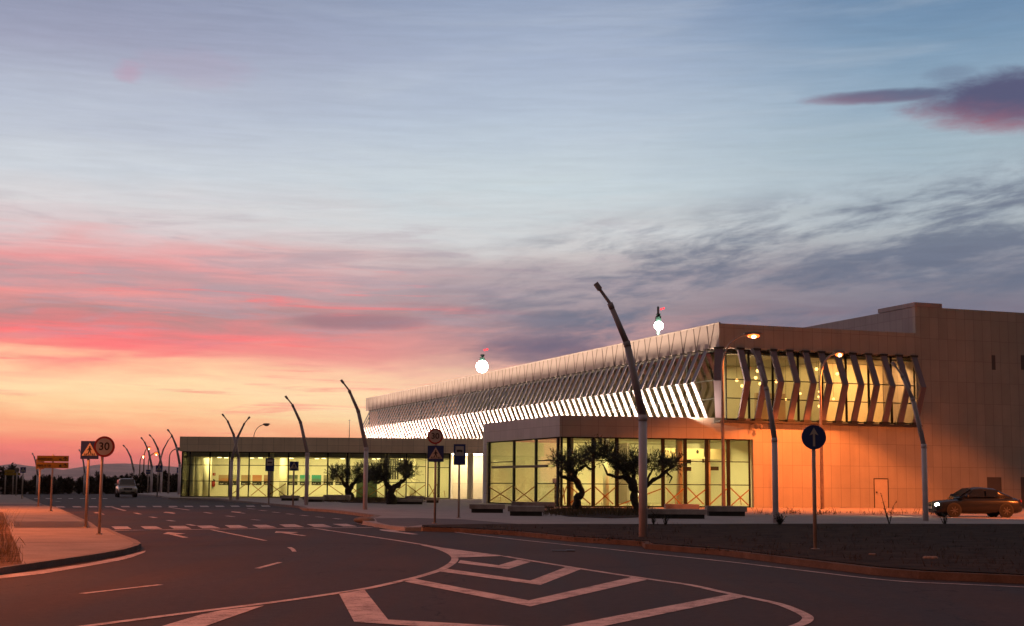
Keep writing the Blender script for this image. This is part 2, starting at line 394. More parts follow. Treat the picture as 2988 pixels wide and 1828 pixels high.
# left pavement
edge = [(0, 636), (160, 612), (400, 578), (700, 535), (900, 500), (990, 474), (1014, 458), (985, 437), (850, 385), (780, 350), (700, 343), (655, 310), (400, 195), (330, 187), (310, 178), (160, 120), (150, 109)]
pe = [G(*cA(*p), KZ) for p in edge]
lp = [Vector((-9, -2, 0)), Vector((-13.5, 14, 0))] + pe + [pe[-1] + Vector((-40, 1, 0)), Vector((-60, 60, 0)), Vector((-40, -2, 0))]
mb = MB(); mb.prism(lp, -.05, KZ); struct('pavement', mb, M_conc)
# kerb stones of that pavement: a band along its edge, 3 mm proud
def strip(pts, w0, z, closed=False, side=1, h0=None, mbx=None):
    "band of width w0 along a polyline (world points), to its left for side=1"
    mb = mbx or MB(); L = []; n = len(pts)
    for i, p in enumerate(pts):
        t = (Vector(pts[min(i + 1, n - 1)]) - Vector(pts[max(i - 1, 0)])); t.z = 0; t.normalize()
        nn = Vector((-t.y, t.x, 0)) * side; L.append((Vector(p), Vector(p) + nn * w0))
    for i in range(n - 1):
        q = [L[i][0], L[i + 1][0], L[i + 1][1], L[i][1]]
        if h0 is None: mb.flat(q, z)
        else: mb.prism(q, h0, z)
    return mb
struct('kerb', strip(pe, -.16, KZ + .004, h0=-.04, side=-1), M_kerb)
def joint(pts, z, wd=.03):
    return strip(pts, wd, z)
struct('pavement_joint', joint([G(*cA(110, 455), KZ), G(*cA(1000, 450), KZ)], KZ + .004, .05), M_soil)
struct('road_joint', joint([G(*cA(1040, 482)), G(*cA(1700, 472)), G(*cA(2464, 459)), G(*cB(700, 448))], .003, .05), M_soil)
mb = MB(); q = gp([(95, 302), (636, 302), (662, 345), (100, 345)], cA, KZ); mb.flat(q, KZ + .004)
struct('crossing_ramp', mb, M_tact)
mb = MB(); mb.flat(gp([(-60, 176), (300, 178), (322, 188), (-60, 190)], cA, KZ), KZ + .004); struct('crossing_ramp', mb, M_tact)
mb = MB()   # ribs of the near tactile ramp
q0, q1, q2, q3 = gp([(95, 302), (636, 302), (662, 345), (100, 345)], cA, KZ)
nr = 60
for i in range(nr):
    k = (i + .5) / nr; A_ = q0.lerp(q1, k); B_ = q3.lerp(q2, k); d = (q1 - q0).normalized() * .03
    mb.add([A_ - d + UP * .008, A_ + d + UP * .008, B_ + d + UP * .008, B_ - d + UP * .008], [(0, 3, 2, 1)])
struct('crossing_ramp_ribs', mb, mat('ramp_rib', (.22, .19, .19), .9, var=.1))
dry = [G(*cA(*p), KZ) for p in [(-40, 180), (40, 260), (85, 400), (120, 480), (158, 611), (0, 634)]] + [Vector((-13.6, 14, 0)), Vector((-40, -2, 0)), Vector((-60, 60, 0))]
dry = [G(*cA(20, 236), KZ), G(*cA(85, 400), KZ), G(*cA(120, 480), KZ), G(*cA(156, 606), KZ), G(*cA(-80, 640), KZ), G(*cA(-700, 640), KZ), G(*cA(-700, 236), KZ)]
mb = MB(); mb.flat(dry, KZ + .008); struct('dry_earth_patch', mb, M_dry)
# plaza on the right, raised
PZ = .13
pl_edge = [(500 + .2273 * X, 1200 + .2273 * Y) for X, Y in [(-480, 1062), (-200, 1080), (0, 1112), (600, 1125), (1240, 1180), (1700, 1220)]] + \
          [c3(*p) for p in [(0, 1205), (300, 1222), (600, 1255), (850, 1287), (760, 1318), (640, 1330), (600, 1345), (760, 1377), (950, 1408), (1120, 1424), (1300, 1424)]]
ppe = [G(*p, PZ) for p in pl_edge]
bed_near = [G(*cB(*p), PZ) for p in [(770, 322), (1050, 330), (1450, 352), (1800, 387), (2300, 418)]] + [G(*cC(*p), PZ) for p in [(0, 424), (500, 462), (1000, 522), (1500, 580), (1800, 604), (2464, 632)]]
bn_out = bed_near
far = [Vector((60, 40, 0)), Vector((60, 150, 0)), Vector((-60, 165, 0))]
ext = bed_near[-1] + (bed_near[-1] - bed_near[-2]).normalized() * 25
ppoly = [ppe[0] + Vector((-6, 40, 0))] + ppe + bed_near[1:] + [ext, Vector((60, 40, 0)), Vector((60, 170, 0))]
mb = MB(); mb.prism(ppoly, -.05, PZ); struct('plaza', mb, M_plaza)
struct('plaza_kerb', strip(ppe[2:-6] , .3, PZ + .004, h0=-.04, side=-1), M_kerb)
struct('bed_kerb', strip([ppe[-1]] + bed_near + [ext], .16, PZ + .0, h0=-.04, side=-1), mat('bed_kerb_concrete', (.13, .09, .07), .9, var=.2, vscale=2, fine=30, spec=.1))
bed = [p.copy() for p in bed_near] + [ext, ext + Vector((3, 40, 0))] + [G(2988 + 300, 1531, PZ), G(2400, 1530, PZ), G(1800, 1531, PZ), G(1400, 1531, PZ), G(1232, 1534, PZ)]
bd = []
for p in bed: bd.append(Vector((p.x, p.y, 0)))
mb = MB(); mb.flat(bd, PZ + .02); struct('planting_bed', mb, M_soil)
mb = MB(); mb.flat([G(*c3(*p), PZ) for p in [(770, 1322), (1250, 1318), (1800, 1335), (2500, 1392), (1310, 1398), (1150, 1418), (950, 1402), (800, 1368)]], PZ + .004)
struct('plaza_ramp', mb, M_tact)

# ------------------------------------------------------------------ painted markings
mk = []
def paint(name, pts, f=None, z=.006):
    mb = MB(); mb.flat([G(*(f(*p) if f else p), 0) for p in pts], z); struct(name, mb, M_paint)
def pline(name, pts, wd, z=.006, smooth=0):
    P = [G(*p) for p in pts]
    if smooth:
        Q = []
        for i in range(len(P) - 1):
            p0 = P[max(i - 1, 0)]; p1 = P[i]; p2 = P[i + 1]; p3 = P[min(i + 2, len(P) - 1)]
            for k in range(smooth):
                t = k / smooth
                Q.append(.5 * ((2 * p1) + (p2 - p0) * t + (2 * p0 - 5 * p1 + 4 * p2 - p3) * t * t + (3 * p1 - p0 - 3 * p2 + p3) * t ** 3))
        Q.append(P[-1]); P = Q
    n = len(P); mb = MB(); L = []
    for i in range(n):
        t = P[min(i + 1, n - 1)] - P[max(i - 1, 0)]; t.z = 0; t.normalize(); nn = Vector((-t.y, t.x, 0)) * wd / 2
        L += [Vector((P[i].x + nn.x, P[i].y + nn.y, z)), Vector((P[i].x - nn.x, P[i].y - nn.y, z))]
    mb.add(L, [(2 * i, 2 * i + 1, 2 * i + 3, 2 * i + 2) for i in range(n - 1)])
    struct(name, mb, M_paint)
paint('road_marking_nose', [(770, 440), (900, 463), (1050, 484), (1335, 520), (1200, 525), (1008, 531), (985, 520), (940, 490), (860, 462)], cB, .009)
pline('road_marking_line', [cB(50, 333), cB(300, 370), cB(600, 414), cB(790, 445)], .15)
pline('road_marking_line', [cB(780, 446), cB(880, 470), cB(955, 500), cB(992, 530), cB(978, 565), cB(900, 612), cB(760, 657), cB(600, 696), cB(380, 743), cB(0, 801), cA(1900, 893), cA(1300, 968), cA(650, 1052), cA(200, 1110)], .15, .006, 6)
pline('road_marking_line', [cB(1330, 521), cB(1500, 550), cB(1850, 607), cB(2290, 674), cC(250, 697), cC(480, 747), cC(700, 792), cC(850, 826), cC(960, 868), cC(1025, 902), cC(1035, 925), cC(1000, 953), cC(900, 985), cC(700, 1020)], .14, .006, 6)
paint('road_marking_chevron', [(1030, 548), (1014, 567), (1355, 609), (1508, 560), (1418, 545), (1290, 583)], cB)
paint('road_marking_chevron', [(945, 608), (890, 625), (1575, 717), (1848, 610), (1745, 596), (1505, 687)], cB)
paint('road_marking_chevron', [(720, 675), (632, 690), (1505, 863), (2295, 682), (2190, 664), (1495, 822)], cB)
paint('road_marking_chevron', [(205, 772), (378, 747), (540, 953), (1640, 1012), (2858, 780), (2953, 800), (1690, 1062), (310, 968)], cB)
paint('road_marking_gore', [(1120, 1070), (1450, 972), (1600, 941), (1900, 908), (1480, 1056), (1440, 1075)], cA)
pline('road_marking_line', [cB(840, 335), cB(1100, 371), cB(1500, 417), cB(2000, 469), cC(0, 491), cC(500, 543), cC(1000, 602), cC(1400, 650), cC(1700, 677), cC(2000, 691), cC(2464, 712), cC(2900, 735)], .11, .006, 4)
paint('road_marking_arrow', [(1170, 393), (1205, 379), (1335, 390), (1262, 397), (1357, 418), (1312, 419), (1215, 395)], cA)
paint('road_marking_arrow', [(1975, 384), (1985, 373), (2148, 380), (2090, 387), (2205, 405), (2168, 406), (2020, 384)], cA)
paint('road_marking_arrow', [(478, 343), (490, 339), (635, 345), (592, 350), (747, 372), (705, 373), (515, 350)], cB)
paint('road_marking_arrow', [(672, 240), (690, 236), (728, 240), (722, 243), (755, 251), (735, 251), (705, 243)], cA)
paint('road_marking_arrow', [(1173, 238), (1190, 233), (1262, 238), (1240, 241), (1266, 246), (1245, 247), (1200, 240)], cA)
paint('road_marking_arrow', [(1658, 234), (1668, 230), (1735, 234), (1720, 237), (1770, 243), (1750, 244), (1680, 236)], cA)
pline('road_marking_line', [cA(1520, 362), cA(1908, 440)], .13)
pline('road_marking_line', [cA(2260, 352), cB(60, 334)], .13)
for p, q in [((1350, 322), (1400, 333)), ((970, 240), (1010, 250)), ((1082, 268), (1120, 276)), ((1205, 293), (1250, 300)), ((795, 196), (900, 225)), ((1215, 200), (1360, 220)),
             ((1470, 236), (1522, 244)), ((1630, 262), (1682, 268)), ((1812, 288), (1866, 293)), ((398, 156), (435, 160))]:
    pline('road_marking_dash', [cA(*p), cA(*q)], .2)
for p in [(1780, 208), (1865, 221), (1960, 234), (2060, 246), (2165, 257), (2275, 268), (2400, 280)]:
    pline('road_marking_dash', [cA(*p), cA(p[0] + 48, p[1] + 5)], .2)
paint('road_marking_dash', [(2063, 488), (2098, 488), (2120, 502), (2133, 520), (2102, 520), (2088, 502)], cA)
paint('road_marking_dash', [(1828, 640), (1995, 596), (2032, 597), (1872, 641)], cA)
pline('road_marking_dash', [cA(588, 822), cA(870, 790), cA(1152, 758)], .12)
pline('road_marking_stop_line', [cA(820, 367), cA(1600, 357), cA(2464, 347), cB(300, 327), cB(670, 323)], .35)
for st in [((800, 338), (915, 337), (948, 357), (830, 358)), ((1010, 337), (1120, 336), (1168, 355), (1043, 356)), ((1212, 335), (1330, 334), (1378, 354), (1250, 354)), ((1412, 332), (1520, 331), (1585, 351), (1455, 352)),
           ((1615, 329), (1720, 328), (1785, 347), (1655, 349)), ((1812, 327), (1915, 326), (1990, 346), (1858, 347)), ((2008, 324), (2120, 322), (2190, 343), (2053, 343)), ((2205, 322), (2320, 321), (2390, 341), (2262, 342)),
           ((2390, 320), (2490, 319), (2570, 338), (2470, 338)), ((2560, 317), (2670, 319), (2752, 334), (2655, 335))]:
    paint('road_marking_crossing', st, cA)
for i in range(14):
    x = 400 + i * 118 - i * i * .35; y = 193 - i * .45
    paint('road_marking_crossing', [(x, y), (x + 58, y), (x + 72, y + 8), (x + 10, y + 8)], cA)
for i in range(7):
    x = 245 + i * 82; y = 135.0
    paint('road_marking_crossing', [(x, y), (x + 34, y), (x + 36, y + 4), (x + 2, y + 4)], cA)
paint('road_marking_edge', [(-200, 716), (0, 690), (300, 655), (600, 610), (850, 563), (960, 535), (1048, 512), (1040, 525), (950, 560), (850, 585), (600, 630), (300, 680), (0, 714), (-200, 742)], cA)

# ------------------------------------------------------------------ the terminal
tmp = AT(*Z(1738, 1100), 94.0); C0 = Vector((tmp.x, 94.0, PZ))
def B(s, t, z): return Vector((C0.x, C0.y, 0)) + a_ * s + b_ * t + UP * z
def on_end(x, y, s=0.0):
    "(t, z) where the pixel's ray meets the end wall plane"
    d = ray(x, y); o = B(s, 0, 0); k = (o - CAM).dot(a_) / d.dot(a_); p = CAM + d * k
    return (p - o).dot(b_), p.z
def on_long(x, y, t=0.0):
    d = ray(x, y); o = B(0, t, 0); k = (o - CAM).dot(b_) / d.dot(b_); p = CAM + d * k
    return (p - o).dot(a_), p.z
TOP = AT(*Z(1738, 780), 94.0).z
SL = on_long(*Z(886, 1000))[0]          # length of the long side
TE = on_end(*Z(2205, 900))[0]           # where the taller block starts
TT = on_end(*Z(2205, 738))[1]
FB = on_end(*Z(1745, 838))[1]           # underside of the fascia
FT, FE, FL = FB - .05, on_end(*Z(1900, 921), -1.2)[1], 5.98
print('TOP', TOP, 'SL', SL, 'TE', TE, 'TT', TT, 'FB', FB, 'FE', FE)
bld = thing('terminal_building', 'long white airport terminal with chevron fins, glowing lower louvres and lit glass halls', 'airport terminal', B(0, 0, PZ))
def bbox(mb, s0, s1, t0, t1, z0, z1):
    return mb.box((B((s0 + s1) / 2, (t0 + t1) / 2, (z0 + z1) / 2)), (abs(t1 - t0), abs(s1 - s0), abs(z1 - z0)), b_, a_, UP)
TR = 46.0
TOPT = .0
# lower body and end wall
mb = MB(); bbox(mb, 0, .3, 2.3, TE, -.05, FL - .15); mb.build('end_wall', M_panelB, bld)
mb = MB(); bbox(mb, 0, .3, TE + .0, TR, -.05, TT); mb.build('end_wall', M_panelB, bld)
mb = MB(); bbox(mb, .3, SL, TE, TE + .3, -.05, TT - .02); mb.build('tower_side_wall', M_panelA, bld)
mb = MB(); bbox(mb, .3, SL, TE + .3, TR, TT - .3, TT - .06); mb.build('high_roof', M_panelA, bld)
t1, z1 = on_end(*Z(2265, 741)); s1 = on_long(*Z(2113, 750), TE)[0]
mb = MB(); bbox(mb, -.05, s1, TE - .05, t1, TT + .004, TT + .30); mb.build('roof_cap', M_panelA, bld)
# fascia: upper end panel, long white fascia, roof
OF = .35
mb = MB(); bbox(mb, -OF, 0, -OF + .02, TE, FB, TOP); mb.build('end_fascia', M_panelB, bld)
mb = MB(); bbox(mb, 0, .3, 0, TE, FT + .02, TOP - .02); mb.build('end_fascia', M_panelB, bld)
mb = MB(); bbox(mb, -OF + .003, SL, -OF, -OF + .02, FB + .003, TOP + .01); bbox(mb, 0, SL, -OF + .02, 0, FB + .01, TOP); fascia_o = mb.build('white_fascia', M_roofw, bld)
mb = MB(); bbox(mb, .3, SL, 0, TE, TOP - .6, TOP - .3); mb.build('roof', M_roofw, bld)
mb = MB(); bbox(mb, -OF - .05, SL, -OF - .05, -OF + .1, TOP + .012, TOP + .07); mb.build('roof_edge', M_roofw, bld)
mb = MB()
k = 0
s = .35
def seam(sa, sb):
    d = B(sb, 0, 0) - B(sa, 0, 0); p = B(sa, -OF - .012, TOP - .01); q = B(sb, -OF - .012, FB + .02)
    e = a_ * .04
    mb.add([p - e, p + e, q + e, q - e, p - e + b_ * .01, p + e + b_ * .01, q + e + b_ * .01, q - e + b_ * .01], [(0, 1, 2, 3), (0, 4, 5, 1), (1, 5, 6, 2), (2, 6, 7, 3), (3, 7, 4, 0)])
while s < SL - 1.4:
    mb = MB(); seam(s, s + .62); seam(s + 1.02, s + .66); s += 1.95; mb.build('panel_seam', M_seam, fascia_o)
# interior slab, ceiling, back wall of the upper hall
mb = MB(); bbox(mb, .1, SL, .1, TE - .02, FL - .35, FL - .12); mb.build('upper_floor', M_flr, bld)
mb = MB(); bbox(mb, .35, SL, .3, TE - .02, FB - .35, FB - .25); mb.build('upper_ceiling', M_ceil, bld)
mb = MB(); bbox(mb, 9, SL, 11, 11.2, FL - .1, FB - .36); mb.build('upper_back_wall', M_int, bld)
mb = MB(); bbox(mb, 8.8, 9, 0.8, 11.2, FL - .1, FB - .36); mb.build('upper_cross_wall', M_int, bld); mb = MB(); bbox(mb, SL - .2, SL, .2, 11, FL - .1, FB - .3); mb.build('upper_gable_wall', M_int, bld)
mb = MB(); bbox(mb, 4.0, 4.2, 9.3, TE - .05, FL - .1, FB - .36); bbox(mb, 2.2, 9, 9.3, 9.45, FL - .1, FB - .36); mb.build('upper_room_wall', mat('room_plaster', (.80, .66, .48), .8, var=.03), bld)
mb = MB(); bbox(mb, 3.5, 3.8, 4.6, 6.9, FL - .1, FL + 2.0); mb.build('upper_partition', mat('partition_board', (.55, .42, .30), .8, var=.05), bld)
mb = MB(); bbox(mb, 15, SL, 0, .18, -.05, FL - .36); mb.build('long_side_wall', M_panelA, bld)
# windows -------------------------------------------------------------
def window(parent, p0, p1, z0, z1, trans=(), fw_=.07, name='window', glass=None, tape=0, fm=None, out=None, jit=0):
    d = (p1 - p0); d.z = 0; L = d.length; d.normalize(); nn = Vector((d.y, -d.x, 0))
    if out is not None and nn.dot(out) < 0: nn = -nn
    mb = MB(); P = lambda u, z: Vector((p0.x, p0.y, 0)) + d * u + UP * z
    for u in (fw_ / 2, L - fw_ / 2): mb.box(P(u, (z0 + z1) / 2), (fw_, .12, z1 - z0), d, nn, UP)
    for z in (z0 + .04, z1 - .04): mb.box(P(L / 2, z), (L - 2 * fw_ - .004, .11, .08), d, nn, UP)
    for z in trans: mb.box(P(L / 2, z), (L - 2 * fw_ - .004, .10, .06), d, nn, UP)
    o = mb.build(name, fm or M_mull, parent)
    g = MB(); g.box(P(L / 2, (z0 + z1) / 2), (L - 2 * fw_ + .01, .012, z1 - z0 - .12), d, nn, UP); g.build('pane', glass or M_glass, o)
    if tape:
        tp = MB(); za, zb = z0 + .12, 1.52
        rr = random.Random(tape)
        j = lambda: rr.uniform(-.16, .16)
        for (ua, ub) in ((.12, L - .12), (L - .12, .12)):
            A_ = P(ua + (j() if ua < 1 else -abs(j())), za + abs(j()) * .5) + nn * .03; B_ = P(ub + j() * .5, zb - abs(j()) * 1.4) + nn * .03
            dd = (B_ - A_).normalized(); sd = dd.cross(nn)
            if rr.random() < .12: continue
            tp.box((A_ + B_) / 2, ((B_ - A_).length, .006, .075), dd, nn, sd)
        if rr.random() < .4:
            c = P(L / 2, (za + zb) / 2) + nn * .034; dd = Vector((0, 0, -1)) + d * .15
            tp.box(c + dd * .3, (.05, .006, .6), d, nn, dd.normalized())
        if tp.v: tp.build('tape_cross', M_tape, o)
    return o
# end facade, upper storey glazing
te = [on_end(x, 1150)[0] for x in (2131 - 8, 2188, 2258, 2332, 2402, 2472, 2538, 2604, 2672)]
te[0] = .35; te[-1] = TE - .1
for i in range(len(te) - 1):
    window(bld, B(.12, te[i], 0), B(.12, te[i + 1], 0), FL - .1, FT, (FL + 1.35, FL + 2.6), .06, glass=M_glass, out=-a_)
# long facade, upper glazing
nb = 20
for i in range(nb):
    window(bld, B(.5 + (SL - .6) * i / nb, .12, 0), B(.5 + (SL - .6) * (i + 1) / nb - .01, .12, 0), FL - .1, FT, (FL + 1.35, FL + 2.6), .07, glass=M_glassl, out=-b_)
# diagonal braces behind the long glazing
mb = MB()
for i in range(26):
    s = 1.2 + i * (SL - 4) / 26; e = (SL - 4) / 26
    for A_, B2 in ((B(s, .55, FL), B(s + e / 2, .55, FT)), (B(s + e, .55, FL), B(s + e / 2, .55, FT))): mb.tube([A_, B2], .13, 6)
mb.build('roof_braces', M_int, bld)
# fins
def fin_mesh(nout, tdir, wd, th, o0, o1, o2, name, m_):
    "chevron ribbon in the plane of nout and up; its origin at the wall foot"
    prof = [(o0, FT - .02), (o1, FE), (o2, FL)]
    mb = MB(); v = []
    for (o, z) in prof:
        for s_ in (-1, 1):
            for t_ in (0, 1):
                v.append(nout * (o - th * t_) + tdir * (s_ * wd / 2) + UP * z)
    f = []
    for i in range(2):
        a0 = i * 4; b0 = a0 + 4
        f += [(a0, a0 + 2, b0 + 2, b0), (a0 + 1, b0 + 1, b0 + 3, a0 + 3), (a0, b0, b0 + 1, a0 + 1), (a0 + 2, a0 + 3, b0 + 3, b0 + 2)]
    f += [(0, 1, 3, 2), (8, 10, 11, 9)]
    mb.add(v, f)
    return mb
def shoe(nout, tdir, wd, oo, z, hh=.14):
    mb = MB(); mb.box(nout * (oo - .22) + UP * z, (wd, .44, hh), tdir, nout, UP); return mb
def fins(points, nout, tdir, wd, th, offs, m_, cap=True, m2=None):
    src = None
    for i, p in enumerate(points):
        if src is None:
            fo = fin_mesh(nout, tdir, wd, th, *offs, 'fin', m_).build('fin', m_); fo.data.transform(Matrix.Identity(4))
            fo.parent = bld; fo.location = p - bld.location; src = fo
            caps = []
            if cap:
                e1 = shoe(nout, tdir, wd + .12, offs[0] + .06, FT + .02).build('fin_cap', M_dark); e1.parent = fo
                e2_ = shoe(nout, tdir, wd + .12, offs[2] + .10, FL - .07).build('fin_foot', M_dark); e2_.parent = fo
                caps = [e1, e2_]
        else:
            c = src.copy(); COL.objects.link(c); c.parent = bld; c.location = p - bld.location
            for q in caps:
                d = q.copy(); COL.objects.link(d); d.parent = c
# end fins
e_t0 = on_end(*(2050 + 395 * .28, 920 + 350 * .28), -.4)[0]; e_t1 = on_end(*(2050 + 2205 * .28, 920 + 430 * .28), -.4)[0]
fins([B(0, e_t0 + (e_t1 - e_t0) * i / 11, 0) for i in range(12)], -a_, b_, .44, .16, (.42, 1.40, .42), M_fine)
# corner fin
cd = (-a_ - b_ * .75).normalized()
fins([B(0, -.12, 0)], cd, Vector((-cd.y, cd.x, 0)), .55, .2, (.40, 1.05, .40), M_fine)
# long fins
nf = 79; s0 = on_long(*Z(1665, 923), -1.45)[0]
fins([B(s0 + 1.16 * i, 0, 0) for i in range(nf) if s0 + 1.16 * i < SL - .1], -b_, a_, .43, .06, (.42, 1.45, .42), M_fin, cap=True)
mb = MB(); bbox(mb, -.5, SL, -.42, 0, FL - .28, FL - .15); bbox(mb, -.5, 0, 0, TE, FL - .28, FL - .15); mb.build('sill_ledge', M_dark, bld)

# entrance block ------------------------------------------------------
E1 = AT(*Z(1346, 1100), 92.0); E1.z = 0
E0s = None
# left end of its left face
d = ray(*Z(1165, 1100)); # intersect with line from E1 along a_
den = d.x * a_.y - d.y * a_.x; k = (E1.x * a_.y - E1.y * a_.x) / den
E0 = CAM + d * k; E0.z = 0
sE = (E0 - B(0, 0, 0)).dot(a_); tE = (E0 - B(0, 0, 0)).dot(b_); print('sE', sE, 'tE', tE)
E2 = B(-.02, 2.3, 0)
EZ = 6.0
er = (E2 - E1).normalized(); nr_ = Vector((er.y, -er.x, 0)); nl = -b_
GT = 4.62
def wallseg(mb, p0, p1, z0, z1, th, inward):
    d = (p1 - p0).normalized(); L = (p1 - p0).length
    mb.box((p0 + p1) / 2 + inward * th / 2 + UP * ((z0 + z1) / 2), (L, th, z1 - z0), d, inward, UP)
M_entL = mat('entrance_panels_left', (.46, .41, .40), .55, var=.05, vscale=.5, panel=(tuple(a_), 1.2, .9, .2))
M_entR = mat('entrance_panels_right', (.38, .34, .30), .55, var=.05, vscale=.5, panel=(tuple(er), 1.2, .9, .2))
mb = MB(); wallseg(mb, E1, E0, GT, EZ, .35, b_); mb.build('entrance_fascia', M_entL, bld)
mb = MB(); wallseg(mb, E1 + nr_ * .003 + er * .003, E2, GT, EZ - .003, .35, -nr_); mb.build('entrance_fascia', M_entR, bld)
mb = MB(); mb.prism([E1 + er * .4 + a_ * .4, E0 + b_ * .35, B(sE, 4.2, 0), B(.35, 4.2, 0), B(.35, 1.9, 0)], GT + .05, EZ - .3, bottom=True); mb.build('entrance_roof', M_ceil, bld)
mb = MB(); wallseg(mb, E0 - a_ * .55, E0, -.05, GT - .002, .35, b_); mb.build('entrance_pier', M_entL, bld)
mb = MB(); bbox(mb, sE + .01, sE + .3, tE, 4.4, -.05, EZ - .01); mb.build('entrance_back_wall', M_int, bld)
def faceU(x, y, P0, dirv):
    r_ = ray(x, y); den = r_.x * dirv.y - r_.y * dirv.x; k = (P0.x * dirv.y - P0.y * dirv.x) / den
    p = CAM + r_ * k; return (p - P0).dot(dirv)
c4 = lambda X, Y: (1350 + .2557 * X, 1180 + .2557 * Y)
ul = sorted(faceU(*c4(x, 910), E1, a_) for x in (1092, 1055, 805, 555, 310))
ul[0] = .12; ul[-1] = (E0 - E1).length - .55
for i in range(len(ul) - 1):
    q0 = E1 + a_ * ul[i] + b_ * .2; q1 = E1 + a_ * (ul[i + 1] - .01) + b_ * .2
    window(bld, q0, q1, PZ, GT, (1.6, 3.12) if i != 2 else (2.78,), .13, tape=11 + i, out=nl)
ur = [faceU(*c4(x, 910), E1, er) for x in (1220, 1500, 1770)] + [faceU(1880 + .1858 * x, 1400, E1, er) for x in (310, 660, 1000, 1340, 1665)]
ur = [.14] + sorted(ur); ur[-1] = (E2 - E1).length - .15
# drop any bay that is too thin
ur = [u for i, u in enumerate(ur) if i == 0 or u - ur[i - 1] > .4]
for i in range(len(ur) - 1):
    q0 = E1 + er * ur[i] - nr_ * .2; q1 = E1 + er * (ur[i + 1] - .01) - nr_ * .2
    window(bld, q0, q1, PZ, GT, (1.6, 3.12), .11, tape=31 + i, out=nr_)
# sliding door header and its dark beam
pd = E1 + a_ * ((ul[1] + ul[-1]) / 2) - b_ * .02
mb = MB(); mb.box(pd + UP * 2.75, (.16, (ul[-1] - ul[1]) * .8, .16), b_, a_, UP); mb.build('door_header', M_dark, bld)
# interior of the entrance block
ef = [E1 + er * .3 + a_ * .3, E0 + b_ * .4, B(sE, 4.2, 0), B(.4, 4.2, 0), B(.4, 2.2, 0)]
mb = MB(); mb.flat(ef, PZ + .02); mb.build('entrance_floor', M_flr, bld)
mb = MB(); mb.box(B(6.5, 1.4, 3.75), (5.4, .1, .75), b_, a_, UP); mb.build('hall_bulkhead', mat('hall_bulkhead_board', (.80, .62, .42), .8, var=.02), bld)
mb = MB(); bbox(mb, .35, sE, 4.2, 4.4, -.05, 5.5); mb.build('hall_side_wall', M_int, bld)
for (u, dd, rad) in ((1.1, 1.0, .22), (4.2, 2.6, .2), (8.7, 1.3, .24), (11.0, 2.0, .22)):
    p = E1 + er * u + a_ * dd
    mb = MB(); mb.tube([p + UP * PZ, p + UP * (GT + .04)], rad, 16); mb.build('column', M_int, bld, True)
for (ux, s2) in ((5.5, 3.2), (6.6, 3.2), (7.7, 3.2), (8.8, 3.2), (10.2, 3.2), (11.4, 3.2)):
    p = E1 + er * ux + a_ * (s2 + 1.0) + UP * 3.85
    mb = MB(); mb.ball(p, (.09, .09, .13)); mb.build('wall_spotlight', M_dark, bld)
for (ux, dd, z, ww) in ((9.4, 2.0, 3.15, .9), (10.9, 2.0, 3.2, .5), (9.6, 2.2, 2.65, .7), (11.6, 2.4, 2.7, .8)):
    p = E1 + er * ux + a_ * dd
    mb = MB(); mb.box(p + UP * z, (ww, .08, .26), er, nr_, UP); mb.build('hanging_sign_board', M_dark, bld)
mb = MB()
for i in range(4):
    p = E1 + er * (2 + i * 2.6) + a_ * 2.2; mb.box(p + UP * (GT + .02), (.5, .2, .05), er, nr_, UP)
mb.build('ceiling_lights', M_dl, bld)

# low wing ------------------------------------------------------------
YW = 133.0
XL = AT(530.7, 1400, YW).x; XG = AT(1312, 1400, YW).x
WT = AT(*Z(620, 1052), YW).z; WG = AT(*Z(620, 1087.5), YW).z
XR = B(41, 0, 0).x + 1.2
xd1_ = AT(1313, 1400, YW).x - .05
print('wing', XL, XG, XR, WT, WG)
def wb(mb, x0, x1, y0, y1, z0, z1): return mb.box(((x0 + x1) / 2, (y0 + y1) / 2, (z0 + z1) / 2), (x1 - x0, y1 - y0, z1 - z0))
mb = MB(); wb(mb, XL - .25, XR, YW - .3, YW + .1, WG, WT); wb(mb, XL - .25, XL, YW + .1, YW + 7.4, WG, WT - .01); mb.build('wing_fascia', M_wing, bld)
mb = MB(); wb(mb, XL, XR, YW + .1, YW + 7.4, WG + .1, WG + .3); mb.build('wing_roof', M_ceil, bld)
mb = MB(); wb(mb, XL + .3, xd1_, YW + .8, YW + 7.2, 3.86, 3.92); mb.build('wing_ceiling', M_ceil, bld)
mb = MB(); wb(mb, XL + .3, xd1_, YW + .7, YW + .78, 3.86, WG + .1); mb.build('wing_bulkhead', M_ceil, bld)
mb = MB(); wb(mb, XL, XR, YW - .2, YW + 7.4, PZ - .05, PZ + .02); mb.build('wing_floor', M_flr, bld)
xs_in = AT(500 + .2273 * 405, 1400, YW + 7.2).x
mb = MB(); wb(mb, xs_in, xd1_, YW + 7.2, YW + 7.4, PZ, WG + .1); mb.build('wing_back_wall', M_int, bld)
mb = MB(); wb(mb, xs_in - .4, xs_in, YW + 5.5, YW + 7.4, PZ, WG + .1); mb.build('wing_cross_wall', M_int, bld)
xm = [530.7, 553] + [611 + 57.45 * i for i in range(12)]
xm = [AT(x, 1400, YW).x for x in xm]
for i in range(len(xm) - 1):
    window(bld, Vector((xm[i], YW, 0)), Vector((xm[i + 1] - .01, YW, 0)), PZ, WG, (1.6, 3.08), .05, tape=(50 + i) if i > 2 else 0, glass=M_glass if i > 1 else M_glass, out=Vector((0, -1, 0)))
for i in range(2):
    window(bld, Vector((XL - .1, YW + .3 + i * 3.5, 0)), Vector((XL - .1, YW + .3 + (i + 1) * 3.5 - .01, 0)), PZ, WG, (1.6, 3.08), .06, glass=M_glassd, out=Vector((-1, 0, 0)))
